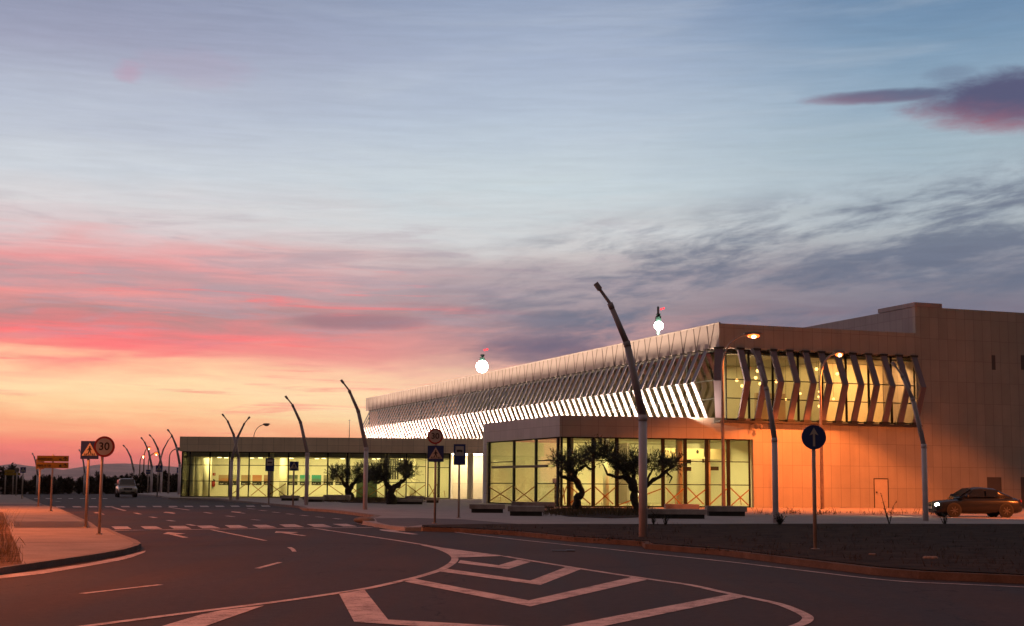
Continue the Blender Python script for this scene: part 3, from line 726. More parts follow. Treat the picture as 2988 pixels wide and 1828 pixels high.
# glazed door of the wing
xd0 = xm[-1] + .12; xd1 = AT(1313, 1400, YW).x
o = window(bld, Vector((xd0, YW, 0)), Vector(((xd0 + xd1) / 2, YW, 0)), PZ, WG, (3.0,), .12, 'door', tape=81, out=Vector((0, -1, 0)))
o = window(bld, Vector(((xd0 + xd1) / 2 + .01, YW, 0)), Vector((xd1, YW, 0)), PZ, WG, (3.0,), .12, 'door', tape=83, out=Vector((0, -1, 0)))
for x, yy, rad in ((559, 1.2, .26), (577, 5, .2), (604, 4, .4), (792, .5, .2), (826, 4.5, .36), (1014, .5, .2), (1129, .5, .22), (1205, 5, .3)):
    p = AT(x, 1400, YW + yy)
    mb = MB(); mb.tube([Vector((p.x, p.y, PZ)), Vector((p.x, p.y, WG + .1))], rad, 14); mb.build('column', M_int, bld, True)
p = AT(1070, 1440, YW + 4)
mb = MB(); mb.box((p.x, p.y, 1.2), (1.9, 1.0, 2.2)); mb.build('wing_kiosk', mat('kiosk_green', (.05, .07, .04), .6), bld)
mb = MB()
for i in range(4):
    p = AT(1140 + i * 7, 1350, YW + 5); mb.box((p.x, p.y, 3.0), (.16, .2, 2.2))
mb.build('hall_louvres', M_dark, bld)
for i, x in enumerate((640, 660, 735, 760, 850, 925, 945, 1000, 1090, 1105, 1170)):
    p = AT(x, 1340, YW + 4 + (i % 3))
    mb = MB(); mb.box((p.x, p.y, 3.84), (.34, .3, .04)); mb.build('ceiling_light', M_dl, bld)
# lit portal between wing and entrance
mb = MB(); wb(mb, xd1 + .05, XR + 2.5, YW + 4.5, YW + 4.7, PZ, WG + .3); mb.build('portal_back_wall', mat('portal_panels', (.80, .72, .60), .6, var=.03, panel=((1, 0, 0), 1.5, 1.4, 0)), bld)
mb = MB(); wb(mb, xd1 + .05, XR + 2.5, YW + .1, YW + 4.5, WG + .05, WG + .09); mb.build('portal_soffit', M_int, bld)
mb = MB(); wb(mb, xd1, xd1 + .05, YW + .1, YW + 4.7, PZ, WG); mb.build('portal_side_wall', M_int, bld)
for x in (1372,):
    p = AT(x, 1400, YW + .7); mb = MB(); mb.tube([Vector((p.x, p.y, PZ)), Vector((p.x, p.y, WG))], .28, 16); mb.build('column', M_int, bld, True)
mb = MB()
for x in (1302, 1322, 1345, 1363, 1388, 1402):
    p = AT(x, 1325, YW + 3.6); mb.ball((p.x, p.y, WG - .02), (.22, .2, .08), 8, 4)
mb.build('portal_lights', M_white, bld)
mb = MB(); wb(mb, XR, XR + 4, YW + .0, YW + .3, -.05, WT); 
# small features of the end wall
t0, z0 = on_end(2300 + 822 * .3052, 1180 + 1000 * .3052); t1, z1 = on_end(2300 + 955 * .3052, 1180 + 710 * .3052)
mb = MB()
for (ta, tb, za, zb) in ((t0, t0 + .06, PZ, z1), (t1 - .06, t1, PZ, z1), (t0 + .06, t1 - .06, z1 - .06, z1)): bbox(mb, -.03, -.001, ta, tb, za, zb)
dr = mb.build('door', M_dark, bld)
mb = MB(); bbox(mb, -.02, -.001, t0 + .065, t1 - .065, PZ, z1 - .065); mb.build('door_leaf', mat('door_leaf_paint', (.52, .45, .38), .5, var=.03), dr)
mb = MB(); bbox(mb, -.09, -.02, t0 + .14, t0 + .24, PZ + 1.0, PZ + 1.1); mb.build('handle', M_dark, dr)
for (xa, ya, xb, yb, lab) in ((2880, 1393, 2925, 1500, 'door'), (2978, 1393, 3025, 1500, 'door'), (2893, 1037, 2905, 1080, 'window'), (2978, 1037, 2992, 1080, 'window')):
    ta, zb_ = on_end(xa, ya); tb, za_ = on_end(xb, yb)
    if lab == 'door': za_ = PZ
    mb = MB(); bbox(mb, -.012, -.001, ta, tb, za_, zb_); mb.build(lab, mat('dark_opening', (.10, .085, .075), .6, var=.05), bld)  # plain dark plates for these doors and small windows
# drain pipe and camera bracket on the end wall
ta, za_ = on_end(2188, 1375)
mb = MB(); mb.tube([B(-.1, ta, 5.0), B(-.1, ta, 5.55), B(-.45, ta + .15, 5.7)], .03, 6); mb.tube([B(-.45, ta + .15, 5.7), B(-.5, ta + .55, 5.6)], .03, 6); mb.ball(B(-.5, ta + .6, 5.42), (.12, .12, .18)); mb.build('security_camera', M_back, bld)

# ------------------------------------------------------------------ posters on the wing's back wall
YP = YW + 7.15
pcols = [((.45, .30, .18), (.50, .22, .10)), ((.35, .32, .25), (.45, .35, .2)), ((.40, .25, .15), (.45, .30, .16)), ((.50, .20, .10), (.55, .25, .12)), ((.42, .25, .18), (.4, .2, .12)),
         ((.10, .13, .10), (.40, .36, .22)), ((.05, .38, .28), (.30, .40, .25)), ((.04, .35, .30), (.10, .22, .18)), ((.32, .28, .22), (.2, .17, .13)), ((.35, .28, .2), (.3, .25, .18))]
plab = ['orange desert landscape poster, leftmost of the wall row', 'pale dune poster partly behind the crossed lamp posts', 'brown horizon poster right of the crossed lamp posts', 'bright orange road poster in the left row',
        'reddish sky poster beside the bus stop sign', 'grey cloud poster just behind the small crossing sign', 'turquoise sea poster beside the leaning lamp post', 'green and blue coast poster right of the lamp post', 'brown rock poster left of the olive crown', 'poster half hidden behind the olive tree crown']
for i, (xa, xb) in enumerate([(605, 740), (775, 845), (893, 1018), (1038, 1162), (1185, 1308), (1500, 1622), (1648, 1775), (1800, 1925), (1953, 2078), (2105, 2215)]):
    p0 = AT(500 + .2273 * xa, 1200 + .2273 * 950, YP); p1 = AT(500 + .2273 * xb, 1200 + .2273 * 822, YP)
    th = thing('poster', plab[i], 'poster', (p0.x, YP, p0.z), 'posters on the wall of the lit wing')
    mb = MB(); zb = p0.z + (p1.z - p0.z) * .34
    mt = bpy.data.materials.new('poster_print'); mt.use_nodes = True; hh = N(mt.node_tree); bb = hh.n['Principled BSDF']
    tcn = hh.new('ShaderNodeTexCoord'); spn = hh.new('ShaderNodeSeparateXYZ'); hh.l.new(tcn.outputs['Generated'], spn.inputs[0])
    nz = hh.noise(tcn.outputs['Generated'], 3 + i % 3, 5, .6)
    f_ = hh.ss(hh.math('ADD', spn.outputs[2], hh.math('MULTIPLY', nz, .9)), .75, 1.05)
    hh.l.new(hh.mix(f_, pcols[i][1], pcols[i][0]), bb.inputs[0]); bb.inputs['Roughness'].default_value = .5
    mb.box(((p0.x + p1.x) / 2, YP, (zb + p1.z) / 2), (p1.x - p0.x, .03, p1.z - zb)); mb.build('picture', mt, th)
    mb = MB(); mb.box(((p0.x + p1.x) / 2, YP, (zb + p0.z) / 2), (p1.x - p0.x, .034, zb - p0.z - .002)); cp = mb.build('caption_strip', M_black, th)
    mb = MB(); ww = p1.x - p0.x
    for k in range(5): mb.box((p0.x + ww * (.15 + .07 * k), YP - .022, p0.z + .13 + .03 * math.sin(k * 2)), (ww * .05, .008, .10))
    mb.box((p0.x + ww * .75, YP - .022, p0.z + .13), (ww * .06, .008, .06)); mb.build('caption_marks', M_signw, cp)
# extinguisher and sign on the same wall
p = AT(500 + .2273 * 540, 1200 + .2273 * 930, YW + 6.9)
th = thing('fire_extinguisher', 'red fire extinguisher hung on the wall left of the posters', 'fire extinguisher', p)
mb = MB(); mb.tube([p - UP * .3, p + UP * .25], .16, 10); mb.build('cylinder_body', M_red, th, True)
mb = MB(); mb.tube([p + UP * .26, p + UP * .4, p + UP * .38 + Vector((.15, -.1, -.1))], .05, 6); mb.build('valve', M_black, th)
p = AT(500 + .2273 * 550, 1200 + .2273 * 812, YW + 7.12)
th = thing('safety_sign', 'small red sign plate high above the fire extinguisher', 'sign', p)
mb = MB(); mb.box(p, (.26, .03, .26)); sg = mb.build('plate', M_red, th)
mb = MB(); mb.box(p + Vector((.05, -.02, 0)), (.06, .01, .18)); mb.build('symbol', M_signw, sg)

# kiosk stand inside the entrance
p = E1 + a_ * ((ul[2] + ul[3]) / 2 - .3) + b_ * 2.4
th = thing('information_stand', 'slim upright stand with a dark screen behind the entrance doors', 'display stand', (p.x, p.y, PZ))
mb = MB(); mb.box(p + UP * .9, (.22, .22, 1.55)); mb.box(p + UP * .16, (.5, .5, .05)); mb.build('stand_body', mat('stand_red', (.10, .03, .03), .5), th)
mb = MB(); mb.box(p + UP * 1.78, (.5, .1, .36)); mb.build('screen', M_black, th)

# ------------------------------------------------------------------ lights of the place
warm = (1.0, .72, .50)
def area(name, loc, aim, sx, sy, power, col, xdir=None):
    d = bpy.data.lights.new(name, 'AREA'); d.shape = 'RECTANGLE'; d.size = sx; d.size_y = sy; d.energy = power; d.color = col
    o = bpy.data.objects.new(name, d); COL.objects.link(o)
    z = -(Vector(aim) - Vector(loc)).normalized(); x = Vector(xdir or (1, 0, 0)); x = (x - z * x.dot(z)).normalized(); y = z.cross(x)
    mm = Matrix((x, y, z)).transposed().to_4x4(); mm.translation = Vector(loc); o.matrix_world = mm; return o
segs = 6
for i in range(segs):
    sa = -.5 + (SL + .5) * i / segs; sb = -.5 + (SL + .5) * (i + 1) / segs; sm = (sa + sb) / 2
    area('fascia_uplight', B(sm, -2.25, 6.06), B(sm, -.6, 9.2), sb - sa - .1, .12, 320 * (sb - sa), warm, a_)
yg = (1.0, .80, .32)
for i in range(3):
    x = XL + 5 + i * 8.6; area('wing_lighting', (x, YW + 4, 3.82), (x, YW + 4.6, 0), 8, 5, 470, yg)
area('wing_wall_washer', ((XL + XG) / 2 + 1, YW + 2.5, 3.8), ((XL + XG) / 2 + 1, YW + 7, 1.2), 24, .6, 900, yg)
area('entrance_lighting', B(7.5, -3.6, GT - .02), B(8.5, -3.6, 0), 13, 11, 1900, yg, b_)
area('entrance_wall_washer', B(11.2, -3.6, GT - .1), B(13.6, -3.6, 2.2), 14, .5, 520, yg, b_)
for i in range(5):
    sm = 10 + (SL - 12) * (i + .5) / 5
    area('hall_lighting', B(sm, 5.5, FB - .45), B(sm, 5.5, 0), (SL - 12) / 5, 8, 560, (1, .78, .42), a_)
area('hall_end_lighting', B(4.8, 4.8, FB - .45), B(4.8, 4.8, 0), 8, 6, 260, (1, .72, .30), b_)
area('room_lighting', B(1.6, 12.2, FB - .45), B(3.4, 12.2, FL), 5.4, 2.2, 720, (1, .52, .20), b_)
area('portal_lighting', ((xd1 + XR) / 2 + 1, YW + 2.6, WG + .02), ((xd1 + XR) / 2 + 1, YW + 3.0, 0), 5.5, 1.0, 420, (1, .78, .5))
SODC = (1.0, .20, .035)

# ------------------------------------------------------------------ street lamps with curved arm
def curved_lamp(base, hgt, reach, rad, label, group, lit, energy=0, cone=110, dirx=1, depth=0, tiny=False, glow=None):
    th = thing('street_lamp', label, 'street lamp', base, group)
    base = Vector(base)
    n = 8; R_ = hgt * .19
    pts = [base, base + UP * (hgt - R_)]
    rr = [rad * 1.25, rad * .7]
    end = None
    for i in range(1, n + 1):
        t = i / n * math.pi / 2
        pts.append(base + UP * (hgt - R_ + R_ * math.sin(t)) + Vector((dirx * reach * .85 * (1 - math.cos(t)), depth * (1 - math.cos(t)), 0))); rr.append(rad * .6)
    mb = MB(); mb.tube(pts, rr, 8); mb.build('pole', M_galv, th, True)
    e = pts[-1]; hc = e + Vector((dirx * reach * .15, 0, -.02))
    k = reach * .32
    mb = MB(); mb.ball(hc + UP * .10, (k, k * .42, .12), 12, 6); hd = mb.build('lamp_head', M_galv if not lit else M_back, th, True)
    mb = MB(); mb.ball(hc - UP * .04, (k * (.62 if not glow else glow), k * (.42 if not glow else glow), .15 if not glow else .17), 12, 6); mb.build('lamp_bowl', M_sod if lit else M_back, hd, True)
    if lit: mb = MB(); mb.ball(hc - UP * .10 - Vector((0, .10, 0)), (k * .26, k * .36, .10 if not glow else .14), 12, 6); mb.build('lamp_core', M_core, hd, True)
    if energy:
        l = light('SPOT', 'street_lamp_light', hc - UP * .3, energy, SODC, hc - UP * 5 + Vector((0, 0, 0)), spot_size=R(cone), spot_blend=.25, shadow_soft_size=.18)
    return th
p = AT(*Z(1739.5, 1100), 87.0); hz_ = AT(*Z(1812, 806), 87.0)
curved_lamp((p.x, p.y, PZ), hz_.z - PZ, hz_.x - p.x, .10, 'curved lamp post lit orange at the corner of the terminal', 'curved street lamps', True, 3400, 122)
p = AT(*Z(1984, 1223), 90.5); q = AT(*Z(1979, 1000), 90.5); hz_ = AT(*Z(2020.5, 851), 90.5)
curved_lamp((p.x - .15, p.y, PZ), hz_.z - PZ, hz_.x - p.x + .1, .10, 'curved lamp post lit orange in front of the end wall fins', 'curved street lamps', True, 9600, 122)
for (px, by, hx, hy, lit, lab) in [(343.5, 1187, 358.8, 1078, True, 'far lit curved lamp, highest of the three glowing beside the leaning posts'), (334, 1187, 345.3, 1097.6, True, 'far lit curved lamp, leftmost glowing one right of the silver car'),
                                   (354.5, 1187, 376.7, 1091, True, 'far lit curved lamp between two leaning posts'), (404.3, 1190, 428.8, 1080.4, False, 'unlit curved lamp post just left of the low wing')]:
    b = G(*Z(px, by)); hp = AT(*Z(hx, hy), b.y)
    curved_lamp((b.x, b.y, 0), hp.z, hp.x - b.x, .10, lab, 'curved street lamps', lit, glow=.9 if lit else None)
b = AT(*Z(609, 1100), 190); hp = AT(*Z(641, 1022), 190)
curved_lamp((b.x, b.y, 0), hp.z, hp.x - b.x, .08, 'unlit curved lamp rising behind the flat roof of the low wing', 'curved street lamps', False)
# lamps standing just out of the frame, of the same kind
curved_lamp((-12.8, 21, PZ), 9.5, 2.0, .10, 'curved lamp post lit orange beside the dry earth at the near left', 'curved street lamps', True, 4000, 150)
curved_lamp((-19.5, 41, PZ), 9.5, 2.2, .10, 'curved lamp post lit orange beside the middle of the left pavement', 'curved street lamps', True, 6000, 150)
curved_lamp((-29.5, 68, PZ), 9.5, 2.2, .10, 'curved lamp post lit orange beside the far left pavement', 'curved street lamps', True, 9500, 150)
curved_lamp((13, 12, PZ), 10.0, 2.4, .10, 'unseen curved lamp post added to warm the ground beside the planting bed kerb', 'curved street lamps', True, 1300, 150)  # unseen lamp, added to cast warm light on the ground
curved_lamp((-9, -6, 0), 10.0, 2.4, .10, 'unseen curved lamp post added to warm the near side of the junction', 'curved street lamps', True, 4200, 150)  # unseen lamp behind the camera, added to redden the near road
light('SPOT', 'wall_floodlight', (35.5, 60, 8.6), 30000, SODC, Vector((35.5, 60, 8.6)) + ((B(0, 7, 8.6) - Vector((35.5, 60, 8.6))).normalized() * math.cos(R(36)) - UP * math.sin(R(36))) * 10, spot_size=R(72), spot_blend=.22, shadow_soft_size=.12)
curved_lamp((36.8, 60, PZ), 8.9, 1.4, .10, 'curved lamp post lit orange on the right side of the plaza', 'curved street lamps', True, 0, 140, dirx=-1)

# ------------------------------------------------------------------ leaning lamp posts
TPL = [(0, 0, .125), (0, 3.25, .115), (0, 3.38, .125), (-.42, 5.42, .085), (-.45, 5.50, .095), (-.86, 6.50, .07), (-.90, 6.60, .055), (-1.22, 7.06, .045)]
def leaning(base, sc, lean, sgn, label, thick=1.0):
    th = thing('leaning_lamp_post', label, 'lamp post', base, 'elbowed leaning lamp posts')
    base = Vector(base); hz = sc / 7.06
    side = math.sqrt(max(0, 1.25 ** 2 - lean ** 2)) / 1.22
    def P(i): x, z, r = TPL[i]; return base + Vector((sgn * abs(x) / 1.22 * lean, abs(x) * side, z * hz))
    mb = MB(); mb.tube([P(0), P(1)], [.125 * thick, .12 * thick], 12); mb.tube([P(1), P(2) + UP * .04], [.133 * thick, .128 * thick], 12); mb.build('pole', M_post, th, True)
    mb = MB(); mb.tube([P(2), P(3)], [.115 * thick, .10 * thick], 10); mb.tube([P(3).lerp(P(2), .03), P(4)], .108 * thick, 10)
    mb.tube([P(4), P(5)], [.092 * thick, .075 * thick], 10); mb.tube([P(5).lerp(P(4), .06), P(6)], .085 * thick, 10); ar = mb.build('leaning_arm', M_post if False else M_arm, th, True)
    mb = MB(); mb.tube([P(6), P(7)], [.05 * thick, .045 * thick], 8); d = (P(7) - P(6)).normalized(); s_ = Vector((d.z, 0, -d.x)) * sgn
    mb.box(P(7) + d * .02 - s_ * -.0, (.22 * thick, .2 * thick, .13 * thick), d, (0, 1, 0), s_); mb.build('lamp_tip', M_arm, ar)
    return th
M_arm = mat('arm_paint', (.34, .28, .285), .5, var=.08, vscale=2)
def lp_(bx, by, tx, ty, lean, sgn, label, z=PZ, thick=1.0):
    b = G(*Z(bx, by), z); t_ = AT(*Z(tx, ty), b.y)
    leaning((b.x, b.y, z), (t_.z - z), lean if lean else abs(t_.x - b.x), sgn, label, thick)
lp_(1547, 1293, 1439, 691, None, -1, 'tallest looking pale leaning post, standing in the planting bed near the road')
lp_(878, 1226, 824, 919, None, -1, 'leaning post in front of the left olive tree')
lp_(736.5, 1215, 689.5, 957, None, -1, 'leaning post left of the turquoise poster, before the low wing')
lp_(1866, 1258, 1821, 839, None, -1, 'leaning post before the end wall, left of the round blue sign', thick=.95)
lp_(2227, 1253, 2161, 874, None, -1, 'leaning post in front of the car at the end wall', thick=.95)
lp_(571.5, 1202.5, 537, 999.5, None, -1, 'leaning post of the crossed pair, tip to the left')
lp_(554.6, 1202.5, 597, 1005.5, None, 1, 'leaning post of the crossed pair, tip to the right')
lp_(430, 1193, 405, 1036, None, -1, 'far leaning post touching the left corner of the low wing', 0, 1.2)
lp_(386.7, 1188, 361, 1048, None, -1, 'far leaning post just behind the far crossing sign', 0, 1.2)
lp_(363, 1188, 341, 1055, None, -1, 'far leaning post between the two taxi signs and the car', 0, 1.2)
lp_(379, 1187, 412.7, 1050.5, None, 1, 'far leaning post bending right, behind the far crossing sign', 0, 1.0)
lp_(320, 1187, 298, 1073, None, -1, 'far leaning post rising behind the silver car', 0, 1.1)
lp_(88.5, 1192, 72, 1092, None, -1, 'far leaning post left of the yellow direction signs', 0, .9)
lp_(202, 1191, 185.6, 1083, None, -1, 'far leaning post left of the near crossing sign pole', 0, .9)

# ------------------------------------------------------------------ signs
def text_mesh(s, size, mat_, parent, center, name, ext=.003, align='CENTER', yaw=0, sx=1.0):
    cu_ = bpy.data.curves.new('t', 'FONT'); cu_.body = s; cu_.size = size; cu_.align_x = align; cu_.align_y = 'CENTER'; cu_.extrude = ext; cu_.offset = size * .015
    o = bpy.data.objects.new('t', cu_); COL.objects.link(o)
    dg = bpy.context.evaluated_depsgraph_get(); dg.update()
    me = bpy.data.meshes.new_from_object(o.evaluated_get(dg)); bpy.data.objects.remove(o); bpy.data.curves.remove(cu_)
    me.transform(Matrix.Diagonal((sx, 1, 1, 1))); me.transform(Matrix.Rotation(R(90), 4, 'X')); me.transform(Matrix.Translation(Vector(center) - base_of(parent)))
    me.materials.clear(); me.materials.append(mat_); me.name = name
    ob = bpy.data.objects.new(name, me); COL.objects.link(ob); ob.parent = parent; return ob
def pole_(th, b, top, r=.035, lean=0):
    mb = MB(); b = Vector(b); mb.tube([b, Vector((b.x, b.y, top))], r, 10); mb.tube([b, b + UP * .03], r * 2.2, 10); return mb.build('pole', M_galv, th, True)
def disc30(th, c, r, txt=True):
    mb = MB(); mb.cyl(c, r, .03, (0, 1, 0), 40); pl = mb.build('sign_disc', M_red, th)
    c = Vector(c); mb = MB(); mb.cyl(c - Vector((0, .019, 0)), r * .80, .006, (0, 1, 0), 40); mb.build('disc_face', M_signw, pl)
    mb = MB(); mb.cyl(c + Vector((0, .019, 0)), r * .98, .006, (0, 1, 0), 40); mb.build('disc_back', M_back, pl)
    if txt: text_mesh('30', r * 1.02, M_black, pl, c - Vector((0, .025, 0)), 'number', sx=1.05)
def crossing(th, c, a, dim=False):
    c = Vector(c); mb = MB(); mb.box(c, (a, .03, a)); pl = mb.build('sign_plate', M_blue, th)
    mb = MB(); y = -.018; hh = a * .40
    mb.extr([c + Vector((-a * .43, y, -hh * .78)), c + Vector((a * .43, y, -hh * .78)), c + Vector((0, y, hh * 1.02))], (0, -.004, 0)); mb.build('white_triangle', M_signw, pl)
    mb = MB(); y = -.026
    def q(pts): mb.extr([c + Vector((px * a, y, pz * a)) for px, pz in pts], (0, -.004, 0))
    mb.cyl(c + Vector((0.0, y, .17 * a)), .045 * a, .006, (0, 1, 0), 16)
    q([(-.05, .12), (.06, .12), (.05, -.04), (-.04, -.04)]); q([(-.05, .10), (-.03, .06), (-.11, -.02), (-.14, .0)]); q([(.05, .11), (.13, .02), (.11, -.01), (.04, .06)])
    q([(-.04, -.04), (.01, -.04), (-.07, -.24), (-.12, -.24)]); q([(.0, -.04), (.05, -.04), (.12, -.24), (.07, -.24)])
    for k in (-.26, -.17, .17, .26): q([(k - .03, -.29), (k + .02, -.29), (k + .03 * (1 if k > 0 else 1), -.18), (k, -.18)])
    for k in (-.04, .03): q([(k - .02, -.29), (k + .02, -.29), (k + .02, -.25), (k - .02, -.25)])
    mb.build('walking_figure', M_black, pl)
    return pl
# 1 speed limit at left
b = G(*Z(243.5, 1286), KZ); c = AT(*Z(251, 1075), b.y); rr = 25.0 * 1.2131 * b.y / F
th = thing('speed_limit_sign', 'round 30 sign on the left pavement, overlapping the blue crossing sign', 'road sign', b)
pole_(th, (c.x - .06, b.y + .05, KZ), c.z, .04); disc30(th, c, rr)
# 2 crossing sign at left
b = G(*Z(211, 1270), KZ); c = AT(*Z(216, 1083), b.y); a = 43 * 1.2131 * b.y / F
th = thing('crossing_sign', 'blue pedestrian crossing sign on the left pavement, behind the round 30', 'road sign', b)
pole_(th, (c.x - .04, b.y + .05, KZ), c.z, .045); crossing(th, c, a)
# 3 yellow direction signs
b = G(*Z(122, 1230), KZ); th = thing('direction_sign', 'two yellow direction boards on one pole reading autobuses and rent a car', 'direction sign', b)
Yb = b.y; ctop = AT(*Z(128, 1094), Yb); pole_(th, (AT(*Z(125.5, 1130), Yb).x, Yb + .06, KZ), ctop.z, .045)
for (y0, y1, x0, x1, txt) in ((1097, 1110.5, 89, 165.5, 'autobuses'), (1113, 1126.5, 87, 165, 'rent a car')):
    p0 = AT(*Z(x0, y1), Yb); p1 = AT(*Z(x1, y0), Yb); cc = (p0 + p1) / 2; ww = p1.x - p0.x; hh = p1.z - p0.z
    mb = MB(); mb.box(cc, (ww, .04, hh)); bd_ = mb.build('sign_board', M_back, th)
    mb = MB(); mb.box(cc - Vector((0, .022, 0)), (ww - .03, .006, hh - .03)); mb.build('board_face', M_yel, bd_)
    text_mesh(txt, hh * .62, M_black, bd_, Vector((p0.x + .05, Yb - .028, cc.z)), 'lettering', align='LEFT')
    mb = MB(); ax = p1.x - hh * .55
    mb.box((ax, Yb - .028, cc.z - hh * .05), (hh * .10, .006, hh * .6)); 
    for s_ in (-1, 1): mb.extr([Vector((ax, Yb - .029, cc.z + hh * .36)), Vector((ax, Yb - .029, cc.z + hh * .20)), Vector((ax + s_ * hh * .30, Yb - .029, cc.z - hh * .12)), Vector((ax + s_ * hh * .34, Yb - .029, cc.z + hh * .02))], (0, -.004, 0))
    bx = ax - hh * .85
    mb.box((bx, Yb - .028, cc.z - hh * .08), (hh * .42, .006, hh * .18)); mb.cyl((bx - hh * .12, Yb - .028, cc.z - hh * .2), hh * .06, .006, (0, 1, 0), 8); mb.cyl((bx + hh * .12, Yb - .028, cc.z - hh * .2), hh * .06, .006, (0, 1, 0), 8)
    if txt[0] == 'r': mb.box((bx, Yb - .028, cc.z + hh * .1), (hh * .1, .006, hh * .3))
    mb.build('arrow_and_symbol', M_black, bd_)
# 3b dark backs of the boards behind
b = G(*Z(93, 1219), KZ); th = thing('direction_sign', 'dark board on a pole peeping out from behind the near yellow boards', 'direction sign', b)
p0 = AT(*Z(86, 1129), b.y); p1 = AT(*Z(107, 1104), b.y); mb = MB(); cc = (p0 + p1) / 2
mb.box(cc, (p1.x - p0.x, .04, p1.z - p0.z)); mb.build('sign_board', M_back, th); pole_(th, (AT(*Z(95, 1140), b.y).x, b.y + .06, KZ), p1.z - .1, .05)
# 4 far group at the left edge
b = G(*Z(12.5, 1191), KZ); b2 = G(*Z(31, 1191), KZ)
th = thing('direction_sign', 'far yellow direction boards on two poles near the left edge', 'direction sign', b)
for (x0, y0, x1, y1) in ((11, 1130.5, 36, 1137), (11, 1138, 49, 1143.5)):
    p0 = AT(*Z(x0, y1), b.y); p1 = AT(*Z(x1, y0), b.y); cc = (p0 + p1) / 2; mb = MB(); mb.box(cc, (p1.x - p0.x, .04, p1.z - p0.z)); mb.build('sign_board', M_yel, th)
for x in (12.8, 31.5): q = AT(*Z(x, 1150), b.y); pole_(th, (q.x, b.y + .06, KZ), AT(*Z(x, 1131), b.y).z, .06)
b = G(*Z(38.5, 1193), KZ); th = thing('speed_limit_sign', 'far round sign seen from behind, over the far yellow boards', 'road sign', b)
c = AT(*Z(41, 1131), b.y); mb = MB(); mb.cyl(c, 5.8 * 1.2131 * b.y / F, .03, (0, 1, 0), 24); mb.build('sign_disc', M_back, th); pole_(th, (c.x, b.y + .05, KZ), c.z, .05)
b = G(*Z(52, 1200), KZ); th = thing('crossing_sign', 'far blue crossing sign left of the yellow boards', 'road sign', b)
c = AT(*Z(55.5, 1131), b.y); pole_(th, (c.x, b.y + .05, KZ), c.z, .05); crossing(th, c, 13.2 * 1.2131 * b.y / F)
# 5 mid: 30 above crossing
b = G(*Z(1049, 1260), PZ); th = thing('road_sign', 'round 30 sign above a blue crossing sign on one pole by the plaza ramp', 'road sign', b)
c = AT(*Z(1047, 1050), b.y); disc30(th, c, 18.6 * 1.2131 * b.y / F); c2_ = AT(*Z(1048, 1092), b.y); crossing(th, c2_, 38.5 * 1.2131 * b.y / F); pole_(th, (c2_.x, b.y + .05, PZ), c.z, .045)
# 6,7 bus stop signs
def bus_stop(bx, by, x0, y0, x1, y1, label):
    b = G(*Z(bx, by), PZ); p0 = AT(*Z(x0, y1), b.y); p1 = AT(*Z(x1, y0), b.y); cc = (p0 + p1) / 2; ww = p1.x - p0.x; hh = p1.z - p0.z
    th = thing('bus_stop_sign', label, 'bus stop sign', b, 'blue bus stop signs'); pole_(th, (cc.x - .01, b.y + .05, PZ), cc.z, .045)
    mb = MB(); mb.box(cc, (ww, .03, hh)); pl = mb.build('sign_plate', M_blue, th)
    c = cc + Vector((0, -.02, hh * .17)); mb = MB(); mb.box(c, (ww * .70, .006, hh * .46)); mb.build('white_panel', M_signw, pl)
    mb = MB(); mb.box(c + Vector((0, -.006, 0)), (ww * .5, .006, hh * .075)); mb.box(c + Vector((-ww * .03, -.006, hh * .05)), (ww * .4, .006, hh * .02))
    for s_ in (-.15, .15): mb.cyl(c + Vector((ww * s_, -.006, -hh * .05)), hh * .022, .006, (0, 1, 0), 10)
    mb.build('bus_symbol', M_black, pl)
bus_stop(1103, 1246, 1091, 1069, 1120, 1119, 'large blue bus stop sign before the bright portal')
bus_stop(645, 1213, 638, 1103, 660, 1134, 'small blue bus stop sign before the left part of the low wing')
b = G(*Z(703, 1217), PZ); th = thing('crossing_sign', 'small blue crossing sign before the posters of the low wing', 'road sign', b)
c = AT(*Z(707.5, 1121.5), b.y); crossing(th, c, 22 * 1.2131 * b.y / F); pole_(th, (c.x - .02, b.y + .05, PZ), c.z, .05)
# 8 blue arrow
b = G(*Z(1958.5, 1323), PZ); c = AT(*Z(1957.5, 1052), b.y); r_ = 29.3 * 1.2131 * b.y / F
th = thing('arrow_sign', 'round blue sign with white upward arrow standing in the planting bed', 'road sign', b)
mb = MB(); mb.cyl(c, r_, .03, (0, 1, 0), 44); pl = mb.build('sign_disc', M_blue, th)
mb = MB(); y = -.018
for pts in ([(-.09, -.75), (.09, -.75), (.09, .28), (-.09, .28)], [(-.36, .14), (0, .78), (.36, .14), (.0, .30)]):
    mb.extr([c + Vector((px * r_, y, pz * r_)) for px, pz in pts], (0, -.005, 0)); y -= .004
mb.build('arrow', M_signw, pl); pole_(th, (c.x, b.y + .05, PZ), c.z, .045)
# 9 far signs by the wing
for (bx, by, x0, y0, x1, y1, kind, label) in ((431, 1192, 425, 1126, 440.5, 1138, 'taxi', 'taxi sign half hidden by the left corner of the low wing'), (354, 1190, 351, 1130.5, 362.5, 1140.5, 'taxi', 'far taxi sign beside the leaning post right of the car')):
    b = G(*Z(bx, by)); p0 = AT(*Z(x0, y1), b.y); p1 = AT(*Z(x1, y0), b.y); cc = (p0 + p1) / 2; ww = p1.x - p0.x; hh = p1.z - p0.z
    th = thing('taxi_sign', label, 'taxi sign', b, 'blue taxi signs'); mb = MB(); mb.box(cc, (ww, .03, hh)); pl = mb.build('sign_plate', M_blue, th)
    text_mesh('TAXI', hh * .52, M_signw, pl, cc - Vector((0, .022, 0)), 'lettering'); pole_(th, (cc.x, b.y + .05, 0), cc.z, .06)
b = G(*Z(376.5, 1196)); c = AT(*Z(382.5, 1127.5), b.y); th = thing('crossing_sign', 'far blue crossing sign between the car and the low wing', 'road sign', b)
